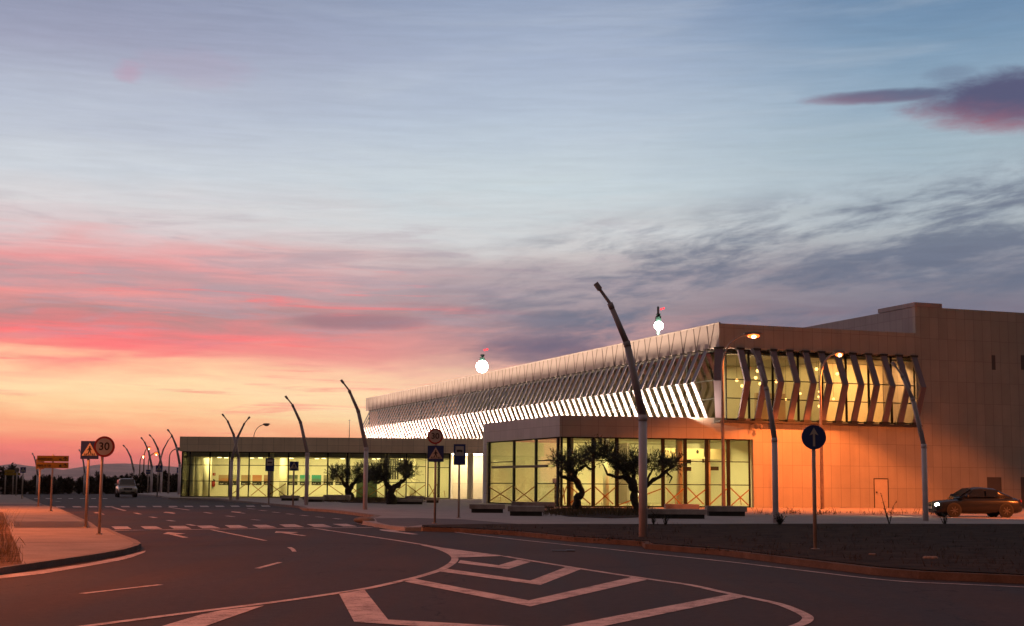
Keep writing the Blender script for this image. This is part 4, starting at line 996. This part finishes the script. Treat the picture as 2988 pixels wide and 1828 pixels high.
crossing(th, c, 15.5 * 1.2131 * b.y / F); pole_(th, (c.x - .1, b.y + .05, 0), c.z, .06)

# ------------------------------------------------------------------ benches
def bench(x0, y0, x1, y1, label, slab=.55):
    b0 = G(*Z(x0, y1), PZ); b1 = G(*Z(x1, y1), PZ); t_ = AT(*Z(x0, y0), b0.y)
    hh = max(.35, t_.z - PZ); L = (b1 - b0).length; c = (b0 + b1) / 2; D = .9
    th = thing('stone_bench', label, 'bench', (c.x, c.y + D / 2, PZ), 'stone slab benches')
    mb = MB(); mb.box((c.x, c.y + D / 2, PZ + hh * (1 - slab / 2)), (L, D, hh * slab)); mb.build('seat_slab', M_stone, th, bevel=.015)
    mb = MB(); mb.box((c.x, c.y + D / 2, PZ + hh * (1 - slab) / 2 - .002), (L - .2, D - .2, hh * (1 - slab) + .002)); mb.build('plinth', M_stoned, th)
bench(1131, 1213.6, 1212, 1234, 'low stone bench left of the entrance doors, nearest the bright portal')
bench(1223.5, 1218, 1307, 1241.6, 'low stone bench before the entrance glass, nearest of that pair')
bench(1234, 1209.5, 1330, 1222, 'long stone bench behind, close to the entrance doors', .8)
bench(1559, 1225.5, 1695, 1248, 'long stone bench right of the big leaning post')
bench(1606, 1216, 1678, 1228, 'short stone bench behind the long one, at the right olive tree', .8)
bench(1706, 1218, 1793, 1242, 'stone bench at the right end of the entrance glass')
bench(947, 1201, 1015, 1213.6, 'stone bench right of the middle olive trunk')
bench(976, 1194, 1017, 1204, 'short stone bench behind, right of the middle olive trunk', .8)
bench(1024, 1197, 1055, 1210, 'short stone bench at the glazed door of the low wing')
bench(674.5, 1192.5, 716, 1205, 'stone bench behind the small crossing sign pole')
bench(729, 1195, 776.6, 1208, 'stone bench behind the leaning post at the turquoise poster')
bench(779, 1191, 838, 1207, 'long dark stone bench left of the left olive trunk', .8)
# olive beds
def soil_bed(pts, nm):
    mb = MB(); mb.flat([G(x, y, PZ) for x, y in pts], PZ + .012); struct(nm, mb, M_soil)
soil_bed([(945, 1456), (1030, 1452), (1235, 1455), (1240, 1466), (1150, 1471), (1000, 1468)], 'olive_bed')
soil_bed([c4(900, 1225), c4(1200, 1180), c4(1900, 1190), c4(2150, 1215), c4(2150, 1290), c4(1700, 1305), c4(1200, 1285)], 'olive_bed')

# ------------------------------------------------------------------ olive trees
def leaves(mb, c, rad, n, size, rng, hollow=.0):
    for _ in range(n):
        while True:
            v = Vector((rng.uniform(-1, 1), rng.uniform(-1, 1), rng.uniform(-1, 1)))
            if hollow <= v.length <= 1: break
        nz = mnoise.noise(Vector((c.x + v.x * rad[0], c.y + v.y * rad[1], c.z + v.z * rad[2])) * 2.2)
        if nz < -.12 and rng.random() < .75: continue
        k = 1 + .35 * nz
        p = c + Vector((v.x * rad[0] * k, v.y * rad[1] * k, v.z * rad[2] * k))
        d = Vector((v.x * .8 + rng.uniform(-.7, .7), v.y * .8 + rng.uniform(-.7, .7), v.z * .6 + rng.uniform(-.3, 1.0)))
        if d.length < 1e-3: continue
        d.normalize(); s_ = d.cross(Vector((rng.uniform(-1, 1), rng.uniform(-1, 1), rng.uniform(-1, 1))))
        if s_.length < 1e-3: continue
        s_.normalize(); L = size * rng.uniform(.6, 1.4)
        mb.add([p - d * L, p + s_ * L * .28, p + d * L, p - s_ * L * .28], [(0, 1, 2, 3)])
def sprigs(mb, c, rad, n, rng, ln=.5):
    for _ in range(n):
        v = Vector((rng.gauss(0, 1), rng.gauss(0, 1), rng.gauss(.5, 1))).normalized()
        p = c + Vector((v.x * rad[0], v.y * rad[1], v.z * rad[2])) * .8
        d = (v + Vector((0, 0, .5)) + Vector((rng.uniform(-.3, .3),) * 3)).normalized(); L = ln * rng.uniform(.5, 1.2)
        mb.tube([p, p + d * L], [.010, .005], 3, False)
        for k in range(9):
            q = p + d * L * (k / 9); e = (d + Vector((rng.uniform(-1, 1), rng.uniform(-1, 1), rng.uniform(-1, 1)))).normalized(); s_ = e.cross(d)
            if s_.length < .01: continue
            s_.normalize(); mb.add([q, q + e * .07 + s_ * .018, q + e * .15, q + e * .07 - s_ * .018], [(0, 1, 2, 3)])
def tree(f, basepix, Y, branches, blobs, label, seed, dens=1.0):
    rng = random.Random(seed); k = Y / F
    b = AT(*f(*basepix), Y); b.z = PZ
    th = thing('olive_tree', label, 'olive tree', b, 'old olive trees in front of the glass')
    mb = MB()
    for pts, rads in branches:
        P = []; RR = []; dy = rng.uniform(-.5, .5) if pts[0] != basepix else 0
        n = len(pts)
        for i, p in enumerate(pts):
            q = AT(*f(*p), Y + dy * i / max(1, n - 1))
            if i == 0 and p == basepix: q.z = PZ - .05
            P.append(q); RR.append(rads[i])
        # subdivide with gnarl
        PP = []; R2 = []
        for i in range(n - 1):
            for j in range(5):
                t = j / 5; q = P[i].lerp(P[i + 1], t); r2 = RR[i] + (RR[i + 1] - RR[i]) * t
                nn = mnoise.noise_vector(q * 2.4) * r2 * 1.0; PP.append(q + nn * (0 if i == 0 and j == 0 else 1)); R2.append(r2 * .88 * (1 + .45 * mnoise.noise(q * 4.1)))
        PP.append(P[-1]); R2.append(RR[-1]); mb.tube(PP, R2, 9)
    mb.build('trunk', M_bark, th, True)
    mb = MB()
    for (x, y, rx, ry) in blobs:
        c = AT(*f(x, y), Y + rng.uniform(-.4, .4)); sc_ = f(1, 0)[0] - f(0, 0)[0]
        ra, rz = rx * sc_ * k, ry * sc_ * k
        leaves(mb, c, (ra, ra * .9, rz), int(2300 * dens * ra * rz / .6), .062, rng)
        sprigs(mb, c, (ra, ra * .8, rz), int(45 * dens + 50 * ra), rng, .6)
    mb.build('crown', M_leaf, th)
c9 = lambda X, Y: (940 + .1393 * X, 1330 + .1393 * Y)
tree(c9, (560, 915), 116, [([(560, 915), (555, 780), (545, 690)], [.42, .30, .26]), ([(545, 690), (470, 600), (420, 520), (350, 430)], [.22, .16, .12, .06]),
                         ([(555, 700), (520, 600), (510, 480)], [.2, .14, .08]), ([(560, 690), (640, 600), (700, 520), (760, 430)], [.2, .16, .12, .06])],
     [(330, 400, 165, 140), (240, 380, 95, 95), (500, 400, 110, 130), (720, 420, 150, 150), (860, 330, 130, 170), (900, 500, 160, 90), (1010, 430, 90, 140)], 'olive tree left of the leaning post, before the posters', 3)
tree(c9, (1445, 1012), 97, [([(1445, 1012), (1450, 850), (1435, 690)], [.42, .33, .28]), ([(1430, 700), (1330, 600), (1280, 500), (1200, 400)], [.24, .18, .13, .07]), ([(1290, 520), (1180, 590), (1100, 580)], [.1, .07, .04]),
                          ([(1450, 690), (1560, 640), (1650, 540), (1760, 430)], [.24, .19, .15, .08]), ([(1650, 540), (1720, 470), (1850, 400)], [.12, .09, .05])],
     [(1180, 330, 150, 180), (1100, 420, 100, 130), (1300, 280, 70, 110), (1350, 430, 90, 90), (1770, 330, 160, 150), (1700, 300, 110, 100), (1860, 380, 90, 100), (1150, 500, 110, 60)], 'olive tree right of the leaning post, forked trunk before the low wing', 5)
tree(c4, (1320, 1195), 83, [([(1320, 1195), (1335, 1080), (1345, 980), (1310, 900), (1280, 850)], [.30, .24, .20, .20, .19]), ([(1290, 870), (1200, 845), (1125, 835), (1110, 790), (1150, 740)], [.15, .12, .10, .08, .05]),
                          ([(1280, 860), (1270, 780), (1200, 700), (1140, 650)], [.17, .12, .09, .05]), ([(1290, 850), (1310, 760), (1400, 700), (1460, 750), (1520, 710)], [.12, .10, .08, .07, .04])],
     [(1115, 650, 85, 70), (1210, 690, 80, 70), (1310, 660, 110, 70), (1400, 640, 80, 60), (1220, 790, 50, 50)], 'crooked olive tree before the corner of the entrance block', 8, 1.0)
tree(c4, (1985, 1230), 75.5, [([(1985, 1230), (1975, 1080), (1960, 960), (1925, 880)], [.27, .23, .24, .24]), ([(1925, 890), (1830, 840), (1720, 815), (1655, 800), (1625, 740), (1600, 690)], [.17, .13, .10, .08, .06, .04]),
                            ([(1920, 880), (1850, 790), (1780, 700), (1700, 640), (1580, 590), (1480, 600)], [.18, .15, .12, .10, .07, .04]), ([(1940, 880), (1960, 780), (1930, 680)], [.15, .10, .05]),
                            ([(2010, 1020), (2090, 930), (2190, 860), (2290, 790), (2400, 720)], [.15, .14, .13, .10, .06]), ([(2100, 930), (2120, 830), (2170, 740)], [.09, .07, .04]), ([(2330, 770), (2390, 830), (2360, 900)], [.07, .05, .03])],
     [(1500, 560, 120, 70), (1600, 540, 120, 80), (1690, 600, 80, 70), (1780, 690, 90, 80), (1890, 670, 120, 90), (1960, 720, 90, 90), (2170, 690, 80, 70), (2290, 690, 90, 70), (2400, 690, 90, 80), (1880, 780, 80, 40)], 'largest olive tree, spreading beside the big leaning post', 12)

# ------------------------------------------------------------------ grass, weeds
def tuft(mb, p, rng, n, hmax, spread, wd=.012):
    for _ in range(n):
        q = p + Vector((rng.gauss(0, spread), rng.gauss(0, spread), 0)); hh = hmax * rng.uniform(.3, 1); l = Vector((rng.gauss(0, .35), rng.gauss(0, .35), 1)).normalized()
        s_ = Vector((rng.uniform(-1, 1), rng.uniform(-1, 1), 0)); s_ = s_.normalized() * wd if s_.length > .01 else Vector((wd, 0, 0))
        m1 = q + l * hh * .55; m2 = q + l * hh + Vector((l.x, l.y, 0)) * hh * .25
        mb.add([q - s_, q + s_, m1 + s_ * .7, m2, m1 - s_ * .7], [(0, 1, 2, 3, 4)])
rng = random.Random(21)
mb = MB()
for _ in range(110):
    x = rng.uniform(-60, 118); y = rng.uniform(260, 615)
    edge_x = 30 + (y - 240) * .33
    if x > edge_x: continue
    p = G(*cA(x, y), KZ); tuft(mb, p, rng, 6, .24 * rng.uniform(.4, 1.5), .10, .005)
for _ in range(12):
    p = G(*cA(rng.uniform(-30, 60), rng.uniform(300, 380)), KZ); tuft(mb, p, rng, 4, 1.0, .12, .004)
o = mb.build('grass', M_grass); tag(o, 'dry straw coloured grass on the earth at the left edge', 'grass', None, 'stuff')
mb = MB()
for _ in range(900):
    x = rng.uniform(1235, 3050); y = rng.uniform(1533, 1690)
    lim = 1540 + max(0, x - 1250) * .078
    if y > lim + 4: continue
    p = G(x, y, PZ); tuft(mb, p, rng, 5, .13 * rng.uniform(.4, 1.6), .12, .008)
o = mb.build('bed_ground_cover', mat('bed_weeds', (.05, .030, .018), 1, var=.4, vscale=3)); tag(o, 'low dry weeds over the dark planting bed', 'weeds', None, 'stuff')
mb = MB()
for _ in range(700):
    if rng.random() < .5: x, y = c4(rng.uniform(900, 2150), rng.uniform(1195, 1275))
    else: x, y = rng.uniform(950, 1238), rng.uniform(1455, 1467)
    tuft(mb, G(x, y, PZ), rng, 6, .35 * rng.uniform(.3, 1.7), .2, .012)
for _ in range(60):
    x = rng.uniform(2200, 2800); p = G(x, 1500 + rng.uniform(-4, 3), PZ); tuft(mb, p, rng, 7, .35 * rng.uniform(.3, 1.5), .15, .012)
o = mb.build('olive_bed_grass', mat('bed_grass', (.10, .07, .03), 1, var=.4, vscale=3)); tag(o, 'thin grass under the olive trees and along the wall foot', 'grass', None, 'stuff')
def weed(bx, by, hgt, n, label, seed):
    rg = random.Random(seed); b = G(bx, by, PZ); mb = MB()
    for _ in range(n):
        d = Vector((rg.gauss(0, .35), rg.gauss(0, .3), 1)).normalized(); L = hgt * rg.uniform(.5, 1); pts = [b]
        for k in range(4): pts.append(pts[-1] + (d + Vector((rg.gauss(0, .15), rg.gauss(0, .15), 0))) * L / 4)
        mb.tube(pts, [.02, .016, .012, .009, .006], 4, False)
        for k in range(10):
            q = pts[rg.randint(1, 4)]; e = Vector((rg.gauss(0, 1), rg.gauss(0, 1), rg.gauss(.3, .6))).normalized(); s_ = e.cross(UP)
            if s_.length > .05: s_.normalize(); mb.add([q, q + e * .06 + s_ * .02, q + e * .13, q + e * .06 - s_ * .02], [(0, 1, 2, 3)])
    own('weed', mb, M_leafd, label, 'weed', b)
weed(2595, 1531, 1.2, 3, 'thin bare weed at the far edge of the planting bed, left of the car', 1)
weed(2274, 1533, .5, 16, 'small dark bush at the foot of the leaning post before the end wall', 2)
weed(1908, 1533, .5, 8, 'small weed left of two, on the bed edge below the long bench', 3)
weed(1942, 1533, .5, 8, 'small weed right of two, on the bed edge below the long bench', 4)
weed(2757, 1531, .45, 8, 'small weed on the bed edge in front of the car', 6)
# litter
for (x, y, s_, lb) in ((2715, 1633, .10, 'larger pale stone lying in the planting bed'), (2545, 1622, .05, 'smaller pale stone lying in the planting bed')):
    p = G(x, y, PZ); mb = MB()
    for k in range(5): mb.ball(p + Vector(((k - 2) * s_ * .5, random.uniform(-.02, .02), .03)), (s_ * .6, s_ * .5, s_ * .4), 7, 5)
    own('stone', mb, mat('pale_stone', (.35, .25, .2), .8), lb, 'stone', p, smooth=True)
p = G(1640, 1609); mb = MB(); mb.box(p + UP * .012, (.5, .2, .02)); mb.box(p + UP * .016 + Vector((.2, 0, 0)), (.2, .3, .03)); own('drain_cover', mb, M_dark, 'small dark drain cover in the right hand lane', 'drain cover', p)
b = G(*c3(645, 1348), PZ); mb = MB(); mb.ball(b + UP * .02, (.42, .3, .13), 14, 8); own('kerb_stone', mb, M_kerb, 'rounded stone kerb end at the right end of the near zebra crossing', 'kerb stone', b, smooth=True)

# ------------------------------------------------------------------ background trees and hills
def bush(x, y0, ytop, wpx, label, seed, name='tree', Y=None):
    rg = random.Random(seed); b = G(*Z(x, y0)) if Y is None else AT(*Z(x, 1160), Y); b.z = 0
    t_ = AT(*Z(x, ytop), b.y); k = b.y / F * 1.2131; H = t_.z; W = wpx * k / 2
    th = thing(name, label, 'tree', b, 'dark trees along the far side of the road')
    mb = MB(); mb.tube([b, b + UP * H * .35, b + UP * H * .6], [.14, .10, .05], 7)
    for j in range(4): mb.tube([b + UP * H * .3, b + Vector((rg.uniform(-.6, .6) * W, rg.uniform(-.4, .4) * W, H * .7))], [.07, .03], 5)
    mb.build('trunk', M_bark, th, True)
    mb = MB()
    nb_ = max(5, int(W * 2.2))
    for j in range(nb_):
        u = rg.uniform(-.85, .85); hh = H * (1 - .35 * u * u) * rg.uniform(.72, 1.0); c = b + Vector((u * W, rg.uniform(-.6, .6), hh * .5)); 
        ra = W * rg.uniform(.28, .42) + .2
        leaves(mb, Vector((c.x, c.y, hh * .5)), (ra, ra, hh * .5), int(170 * (1 + ra) * (1 + hh * .3)), .22, rg)
        leaves(mb, Vector((c.x, c.y, hh * .85)), (ra * .6, ra * .6, hh * .2), 60, .15, rg)
    mb.build('crown', M_leafd, th)
bt = [(8, 1190, 1109, 60), (28, 1190, 1124, 36), (60, 1189, 1143, 50), (92, 1189, 1141, 44), (115, 1189, 1137, 40), (140, 1188, 1145, 50), (165, 1188, 1146, 44), (190, 1188, 1150, 46), (215, 1188, 1136, 36), (235, 1188, 1128, 40),
      (262, 1188, 1146, 42), (283, 1188, 1140, 34), (303, 1187, 1133, 30), (320, 1187, 1131, 36), (341, 1187, 1133, 32), (357, 1187, 1138, 30), (377, 1187, 1128, 36), (399, 1187, 1126, 30), (418, 1187, 1136, 34), (436, 1187, 1145, 30)]
bl = ['tall dark tree at the left edge of the frame', 'dark tree behind the far yellow boards', 'low dark tree behind the far crossing sign', 'low dark tree behind the pole of the dark board', 'dark tree behind the near yellow boards pole', 'low tree right of the yellow boards pole',
      'low tree between the yellow boards and the crossing sign', 'low tree left of the near crossing sign pole', 'dark tree between the two near sign poles', 'rounded dark tree right of the round 30 sign pole', 'ragged bush just left of the silver car', 'ragged bush behind the left side of the silver car',
      'dark tree over the bonnet of the silver car', 'dark tree behind the right side of the silver car', 'dark tree behind the far lit lamps', 'dark tree behind the far taxi sign', 'rounded tree behind the far crossing sign', 'rounded tree behind the unlit curved lamp', 'dark tree left of the low wing taxi sign', 'dark tree touching the left corner of the low wing']
for i, (x, y0, yt, wp) in enumerate(bt): bush(x, y0, yt, wp, bl[i], 100 + i)
mb = MB()
for (x0, x1, peak, Yh, seed) in ((-900, 1500, 41, 7000, 1),):
    nx = 90; prev = None; vs = []
    for i in range(nx + 1):
        x = x0 + (x1 - x0) * i / nx
        hpx = 30 + 12 * math.exp(-((x - 290) / 110) ** 2) + 9 * math.exp(-((x - 40) / 60) ** 2) - 12 * math.exp(-((x - 175) / 40) ** 2) + 5 * mnoise.noise(Vector((x * .02, seed, 0))) + 2 * mnoise.noise(Vector((x * .09, seed, 3)))
        p = AT(*Z(x, 1157 - hpx), Yh)
        vs += [(p.x, Yh - 1500, -2), (p.x, Yh - 600, p.z * .55 * (1 + .2 * mnoise.noise(Vector((x * .05, 1, 1))))), (p.x, Yh, p.z), (p.x, Yh + 1200, -2)]
    fs = []
    for i in range(nx):
        for j in range(3): fs.append((4 * i + j, 4 * (i + 1) + j, 4 * (i + 1) + j + 1, 4 * i + j + 1))
    mb.add(vs, fs)
o = mb.build('hills', mat('hazed_hill_slope', (.55, .34, .30), 1, var=.2, vscale=.003), smooth=True); o['kind'] = 'structure'  # pale reddish slope colour carries part of the distance haze

# ------------------------------------------------------------------ floodlight masts, antenna
def mast(x, ytop, ylamp, Y, label, nl, big=1.0):
    b = AT(*Z(x, 1160), Y); b.z = 0; t_ = AT(*Z(x, ytop), Y); lz = AT(*Z(x, ylamp), Y).z; k = Y / F * 1.2131
    th = thing('floodlight_mast', label, 'floodlight mast', b, 'airfield floodlight masts behind the roof')
    mb = MB(); mb.tube([b, Vector((b.x, b.y, t_.z))], [.5, .18], 10); mb.build('mast', mat('mast_steel', (.10, .14, .12), .5), th, True)
    mb = MB(); mb.box((b.x, b.y, lz + 16 * k), (12 * k, 1.5, 1.0)); mb.box((b.x, b.y - .2, lz + 28 * k), (9 * k, 1.2, 2.2 * k)); mb.tube([Vector((b.x - 4 * k, b.y, lz + 17 * k)), Vector((b.x + 5 * k, b.y, lz + 30 * k))], .15, 6); mb.build('platform', mat('platform_steel', (.03, .07, .05), .6), th)
    for i in range(13):
        an = 2 * math.pi * i / 12; rr_ = (7.5 * k * big) if i else 0
        c = Vector((b.x + rr_ * math.cos(an), b.y - .8, lz + rr_ * math.sin(an))); mb = MB(); mb.cyl(c, (3.6 if i else 6.5) * k * big, .5, (0, 1, .2), 16); mb.build('floodlight', M_cool, th)
    for dx in (6, 12):
        c = Vector((b.x + dx * k, b.y - .8, lz + 40 * k + (dx - 6) * .3 * k)); mb = MB(); mb.cyl(c, 2.4 * k, .4, (0, 1, 0), 10); mb.build('beacon', M_redl, th)
mast(1585, 738, 785, 230, 'floodlight mast with red beacons behind the right part of the roof', 7, .95)
mast(1157, 853, 883, 290, 'floodlight mast with the larger white light cluster behind the middle of the roof', 7, 1.3)
b = AT(*Z(839, 1100), 170); b.z = 0; t_ = AT(*Z(839, 1012), 170)
mb = MB(); mb.tube([b, Vector((b.x, b.y, t_.z))], [.08, .04], 6); mb.ball(Vector((b.x, b.y, t_.z)), .1, 8, 5); own('antenna', mb, M_arm, 'thin antenna rod rising behind the flat roof of the low wing', 'antenna', b)

# ------------------------------------------------------------------ cars
def loft(mb, st, n=14, pw=3.2):
    "stations (x, z0, z1, halfwidth) joined as superellipse sections; x along the car"
    rings = []
    for (x, z0, z1, hw_) in st:
        ring = []
        for k in range(n):
            t = 2 * math.pi * (k + .5) / n; c, s = math.cos(t), math.sin(t)
            yy = math.copysign(abs(c) ** (2 / pw), c) * hw_; zz = math.copysign(abs(s) ** (2 / pw), s)
            ring.append(Vector((x, yy, (z0 + z1) / 2 + zz * (z1 - z0) / 2)))
        rings.append(ring)
    vs = [v for r in rings for v in r]; fs = []
    for i in range(len(st) - 1):
        for k in range(n): fs.append((i * n + k, i * n + (k + 1) % n, (i + 1) * n + (k + 1) % n, (i + 1) * n + k))
    fs.append(tuple(range(n))[::-1]); fs.append(tuple(range((len(st) - 1) * n, len(st) * n)))
    mb.add(vs, fs)
def car(loc, yaw, label, suv, body_m, lit):
    th = thing('car', label, 'car', loc)
    T = lambda mb: [v for v in mb.v]
    RM = Matrix.Rotation(yaw, 4, 'Z')
    def put(mb, name, m_, parent=th, smooth=False, bevel=0):
        mb.v = [Vector(loc) + (RM @ v) for v in mb.v]; return mb.build(name, m_, parent, smooth, bevel)
    H = 1.80 if suv else 1.46; W = .92 if suv else .88; L = 4.6 if suv else 4.3; wr = .37 if suv else .32; gc = .26 if suv else .18
    belt = 1.08 if suv else .90; xf = L / 2
    mb = MB()
    hood = belt - .03 if suv else belt - .08
    st = [(xf, gc + .12, hood - .34, W * .78), (xf - .06, gc + .02, hood - .14, W * .90), (xf - .35, gc, hood - .04, W * .97), (xf - 1.15, gc - .02, hood + .05, W), (xf - 1.5, gc - .02, belt + .06, W),
          (-xf + .8, gc - .02, belt + .07, W), (-xf + .25, gc, belt + .05, W * .96), (-xf + .05, gc + .05, belt - .08, W * .9), (-xf, gc + .15, belt - .2, W * .82)]
    loft(mb, st, 20, 4.5); body = put(mb, 'body', body_m, th, True)
    mb = MB()
    if suv: st = [(xf - 1.05, belt - .1, belt + .06, W * .90), (xf - 1.75, belt - .1, H - .04, W * .80), (xf - 2.2, belt - .1, H, W * .78), (-xf + .45, belt - .1, H - .02, W * .77), (-xf + .12, belt - .1, belt + .3, W * .84)]
    else: st = [(xf - 1.15, belt - .1, belt + .05, W * .88), (xf - 1.9, belt - .1, H - .05, W * .76), (xf - 2.3, belt - .1, H, W * .74), (-xf + 1.3, belt - .1, H - .05, W * .74), (-xf + .45, belt - .1, belt + .12, W * .8)]
    loft(mb, st, 20, 4.0); put(mb, 'roof', body_m, th, True)
    M_cg = mat('car_glass', (.012, .012, .014), .08, var=0, spec=.8)
    # windscreen, rear, side windows as slightly proud dark panes
    mb = MB(); a0 = st[0]; a1 = st[1]; d = Vector((a1[0] - a0[0], 0, a1[2] - a0[2])); nrm_ = Vector((d.z, 0, -d.x)).normalized()
    if nrm_.x < 0: nrm_ = -nrm_
    lo = Vector((a0[0], 0, a0[2])) + d * .1; hi = Vector((a0[0], 0, a0[2])) + d * .93
    wl = a0[3] * .86; wh = a1[3] * .86
    q = [lo + Vector((0, -wl, 0)), lo + Vector((0, wl, 0)), hi + Vector((0, wh, 0)), hi + Vector((0, -wh, 0))]
    mb.extr([p + nrm_ * .012 for p in q], nrm_ * .012); put(mb, 'windscreen', M_cg)
    for s in (-1, 1):
        xs = [(st[1][0] - .25, 0), (st[2][0] - .55, 0)]
        x1 = st[1][0] - .12; xm_ = (x1 + st[3][0]) / 2 + .05; x2 = st[3][0] + .1
        for (xa, xb, slant) in ((x1 + .25, xm_ + .04, .42), (xm_ - .04, x2 - .2, 0)):
            mb = MB(); zlo = belt + .09; zhi = H - .14; wlo = W * .865; whi = W * .80
            pts = [Vector((xa + (slant if slant else 0) * .6, s * (W * .875), zlo)), Vector((xb, s * (W * .875), zlo)), Vector((xb, s * (W * .80), zhi)), Vector((xa - (.15 if slant else 0), s * (W * .80), zhi))]
            mb.extr(pts, Vector((0, s * .02, 0))); put(mb, 'side_window', M_cg)
        mb = MB(); mb.ball(Vector((xf - 1.45, s * (W + .12), belt + .12)), (.08, .13, .10), 10, 6); put(mb, 'mirror', body_m, smooth=True)
        mb = MB(); mb.ball(Vector((xf - .12, s * W * .70, hood - .24)), (.12, .19, .10), 12, 6)
        put(mb, 'headlight', M_head if lit else mat('lens_clear', (.75, .72, .7), .15, var=0), smooth=True)
        if lit: 
            pl_ = Vector(loc) + (RM @ Vector((xf + .1, s * W * .7, hood - .24))); light('SPOT', 'headlight_beam', pl_, 260, (1, .72, .42), pl_ + (RM @ Vector((5, 0, -.5))), spot_size=R(60), spot_blend=.6, shadow_soft_size=.08)
        mb = MB(); mb.ball(Vector((-xf + .06, s * W * .75, belt - .12)), (.06, .14, .10), 10, 6); put(mb, 'tail_light', M_red, smooth=True)
        for xw in (xf - .85, -xf + .85):
            c = Vector((xw, s * (W - .10), wr)); mb = MB(); mb.cyl(c, wr, .22, (0, 1, 0), 26); tw = put(mb, 'wheel', mat('tyre_rubber', (.018, .017, .016), .9, var=.1), bevel=.02)
            mb = MB(); mb.cyl(c + Vector((0, s * .112, 0)), wr * .16, .02, (0, 1, 0), 12)
            for kk in range(7):
                dd = Vector((math.cos(kk * .8976), 0, math.sin(kk * .8976))); mb.box(c + Vector((0, s * .114, 0)) + dd * wr * .36, (wr * .5, .014, wr * .11), dd, (0, 1, 0), dd.cross(Vector((0, 1, 0))))
            put(mb, 'rim', mat('rim_alloy', (.12, .11, .11), .4, .6, var=.05), tw)
            mb = MB(); mb.cyl(c - Vector((0, s * .0, 0)) + UP * .02, wr * 1.13, .202, (0, 1, 0), 26); put(mb, 'wheel_arch', M_black)
    mb = MB(); mb.box(Vector((xf - .02, 0, hood - .26)), (.06, W * .85, .17)); gr = put(mb, 'grille', M_black)
    for k in (-1, 1):
        mb = MB(); mb.box(Vector((xf + .012, k * W * .17, hood - .25)), (.02, .05, .2)); put(mb, 'grille_bar', mat('chrome_trim', (.45, .42, .4), .25, .9, var=0), gr)
    mb = MB(); mb.box(Vector((xf - .02, 0, gc + .2)), (.08, W * 1.35, .14)); put(mb, 'bumper_intake', M_black)
    mb = MB(); mb.box(Vector((xf + .04, 0, gc + .27)), (.02, .52, .11)); put(mb, 'number_plate', M_signw)
    mb = MB()
    for s in (-1, 1): mb.tube([Vector((xf - 2.1, s * W * .66, H + .03)), Vector((-xf + .8, s * W * .66, H + .03))], .018, 6)
    if suv: put(mb, 'roof_rails', mat('chrome_trim', (.45, .42, .4), .25, .9, var=0))
    return th
M_silver = mat('silver_paint', (.36, .33, .33), .28, .55, var=.03)
M_carg = mat('grey_paint', (.02, .02, .022), .25, .3, var=.03)
p = G(*Z(303, 1196)); car((p.x, p.y, 0), R(-71), 'silver off-road car facing the camera on the far road, lights off', True, M_silver, False)
p = G(*Z(2342, 1244), PZ); car((p.x, p.y, PZ), R(180 + 4), 'dark grey car by the end wall at the right, headlight glowing white', False, M_carg, True)

# ------------------------------------------------------------------ hung globes put in for the lamp reflections in the end glazing
for i, (X, Y_) in enumerate([(357, 678), (413, 738), (573, 582), (554, 654), (601, 716), (770, 692), (868, 880), (1187, 563), (1020, 818), (1216, 798), (1210, 852), (1218, 950), (1403, 612), (1365, 875)]):
    t_, z_ = on_end(2050 + .28 * X, 920 + .28 * Y_, 2.6)
    p = B(2.6, t_, z_); th = thing('reflection_globe', ['globe pendant', 'small globe pendant'][i % 2] + ' put in for a lamp reflection behind the end fins', 'reflection globe', p, 'reflection globes in the upper hall')
    th['label'] = 'round globe glowing in place of a lamp reflection behind the end fins'
    mb = MB(); mb.ball(p, .11 if i not in (6, 8, 9, 10, 13) else .075, 12, 8); mb.build('globe', M_refl, th, True)
    mb = MB(); mb.tube([p + UP * .1, Vector((p.x, p.y, FB - .36))], .008, 4); mb.build('cord', M_dark, th)

HAZE = True
if HAZE:
    mh = bpy.data.materials.new('haze_air'); mh.use_nodes = True; nt = mh.node_tree; nt.nodes.clear()
    o_ = nt.nodes.new('ShaderNodeOutputMaterial'); pv_ = nt.nodes.new('ShaderNodeVolumePrincipled')
    pv_.inputs['Density'].default_value = 3.2e-5; pv_.inputs['Anisotropy'].default_value = .7; pv_.inputs['Color'].default_value = (.97, .92, .92, 1); nt.links.new(pv_.outputs[0], o_.inputs['Volume'])
    mb = MB(); mb.box((0, 4100, 74), (19000, 9000, 152)); hz = mb.build('haze', mh); hz['kind'] = 'stuff'
    tag(hz, 'thin even evening haze over the whole place', 'haze')
# ------------------------------------------------------------------ render settings
scene.view_settings.view_transform = 'Standard'; scene.view_settings.look = 'None'; scene.view_settings.exposure = 0; scene.view_settings.gamma = 1
scene.cycles.use_denoising = True; scene.cycles.max_bounces = 6; scene.cycles.diffuse_bounces = 3; scene.cycles.transparent_max_bounces = 24
scene.cycles.sample_clamp_indirect = 4
scene.cycles.caustics_reflective = False; scene.cycles.caustics_refractive = False
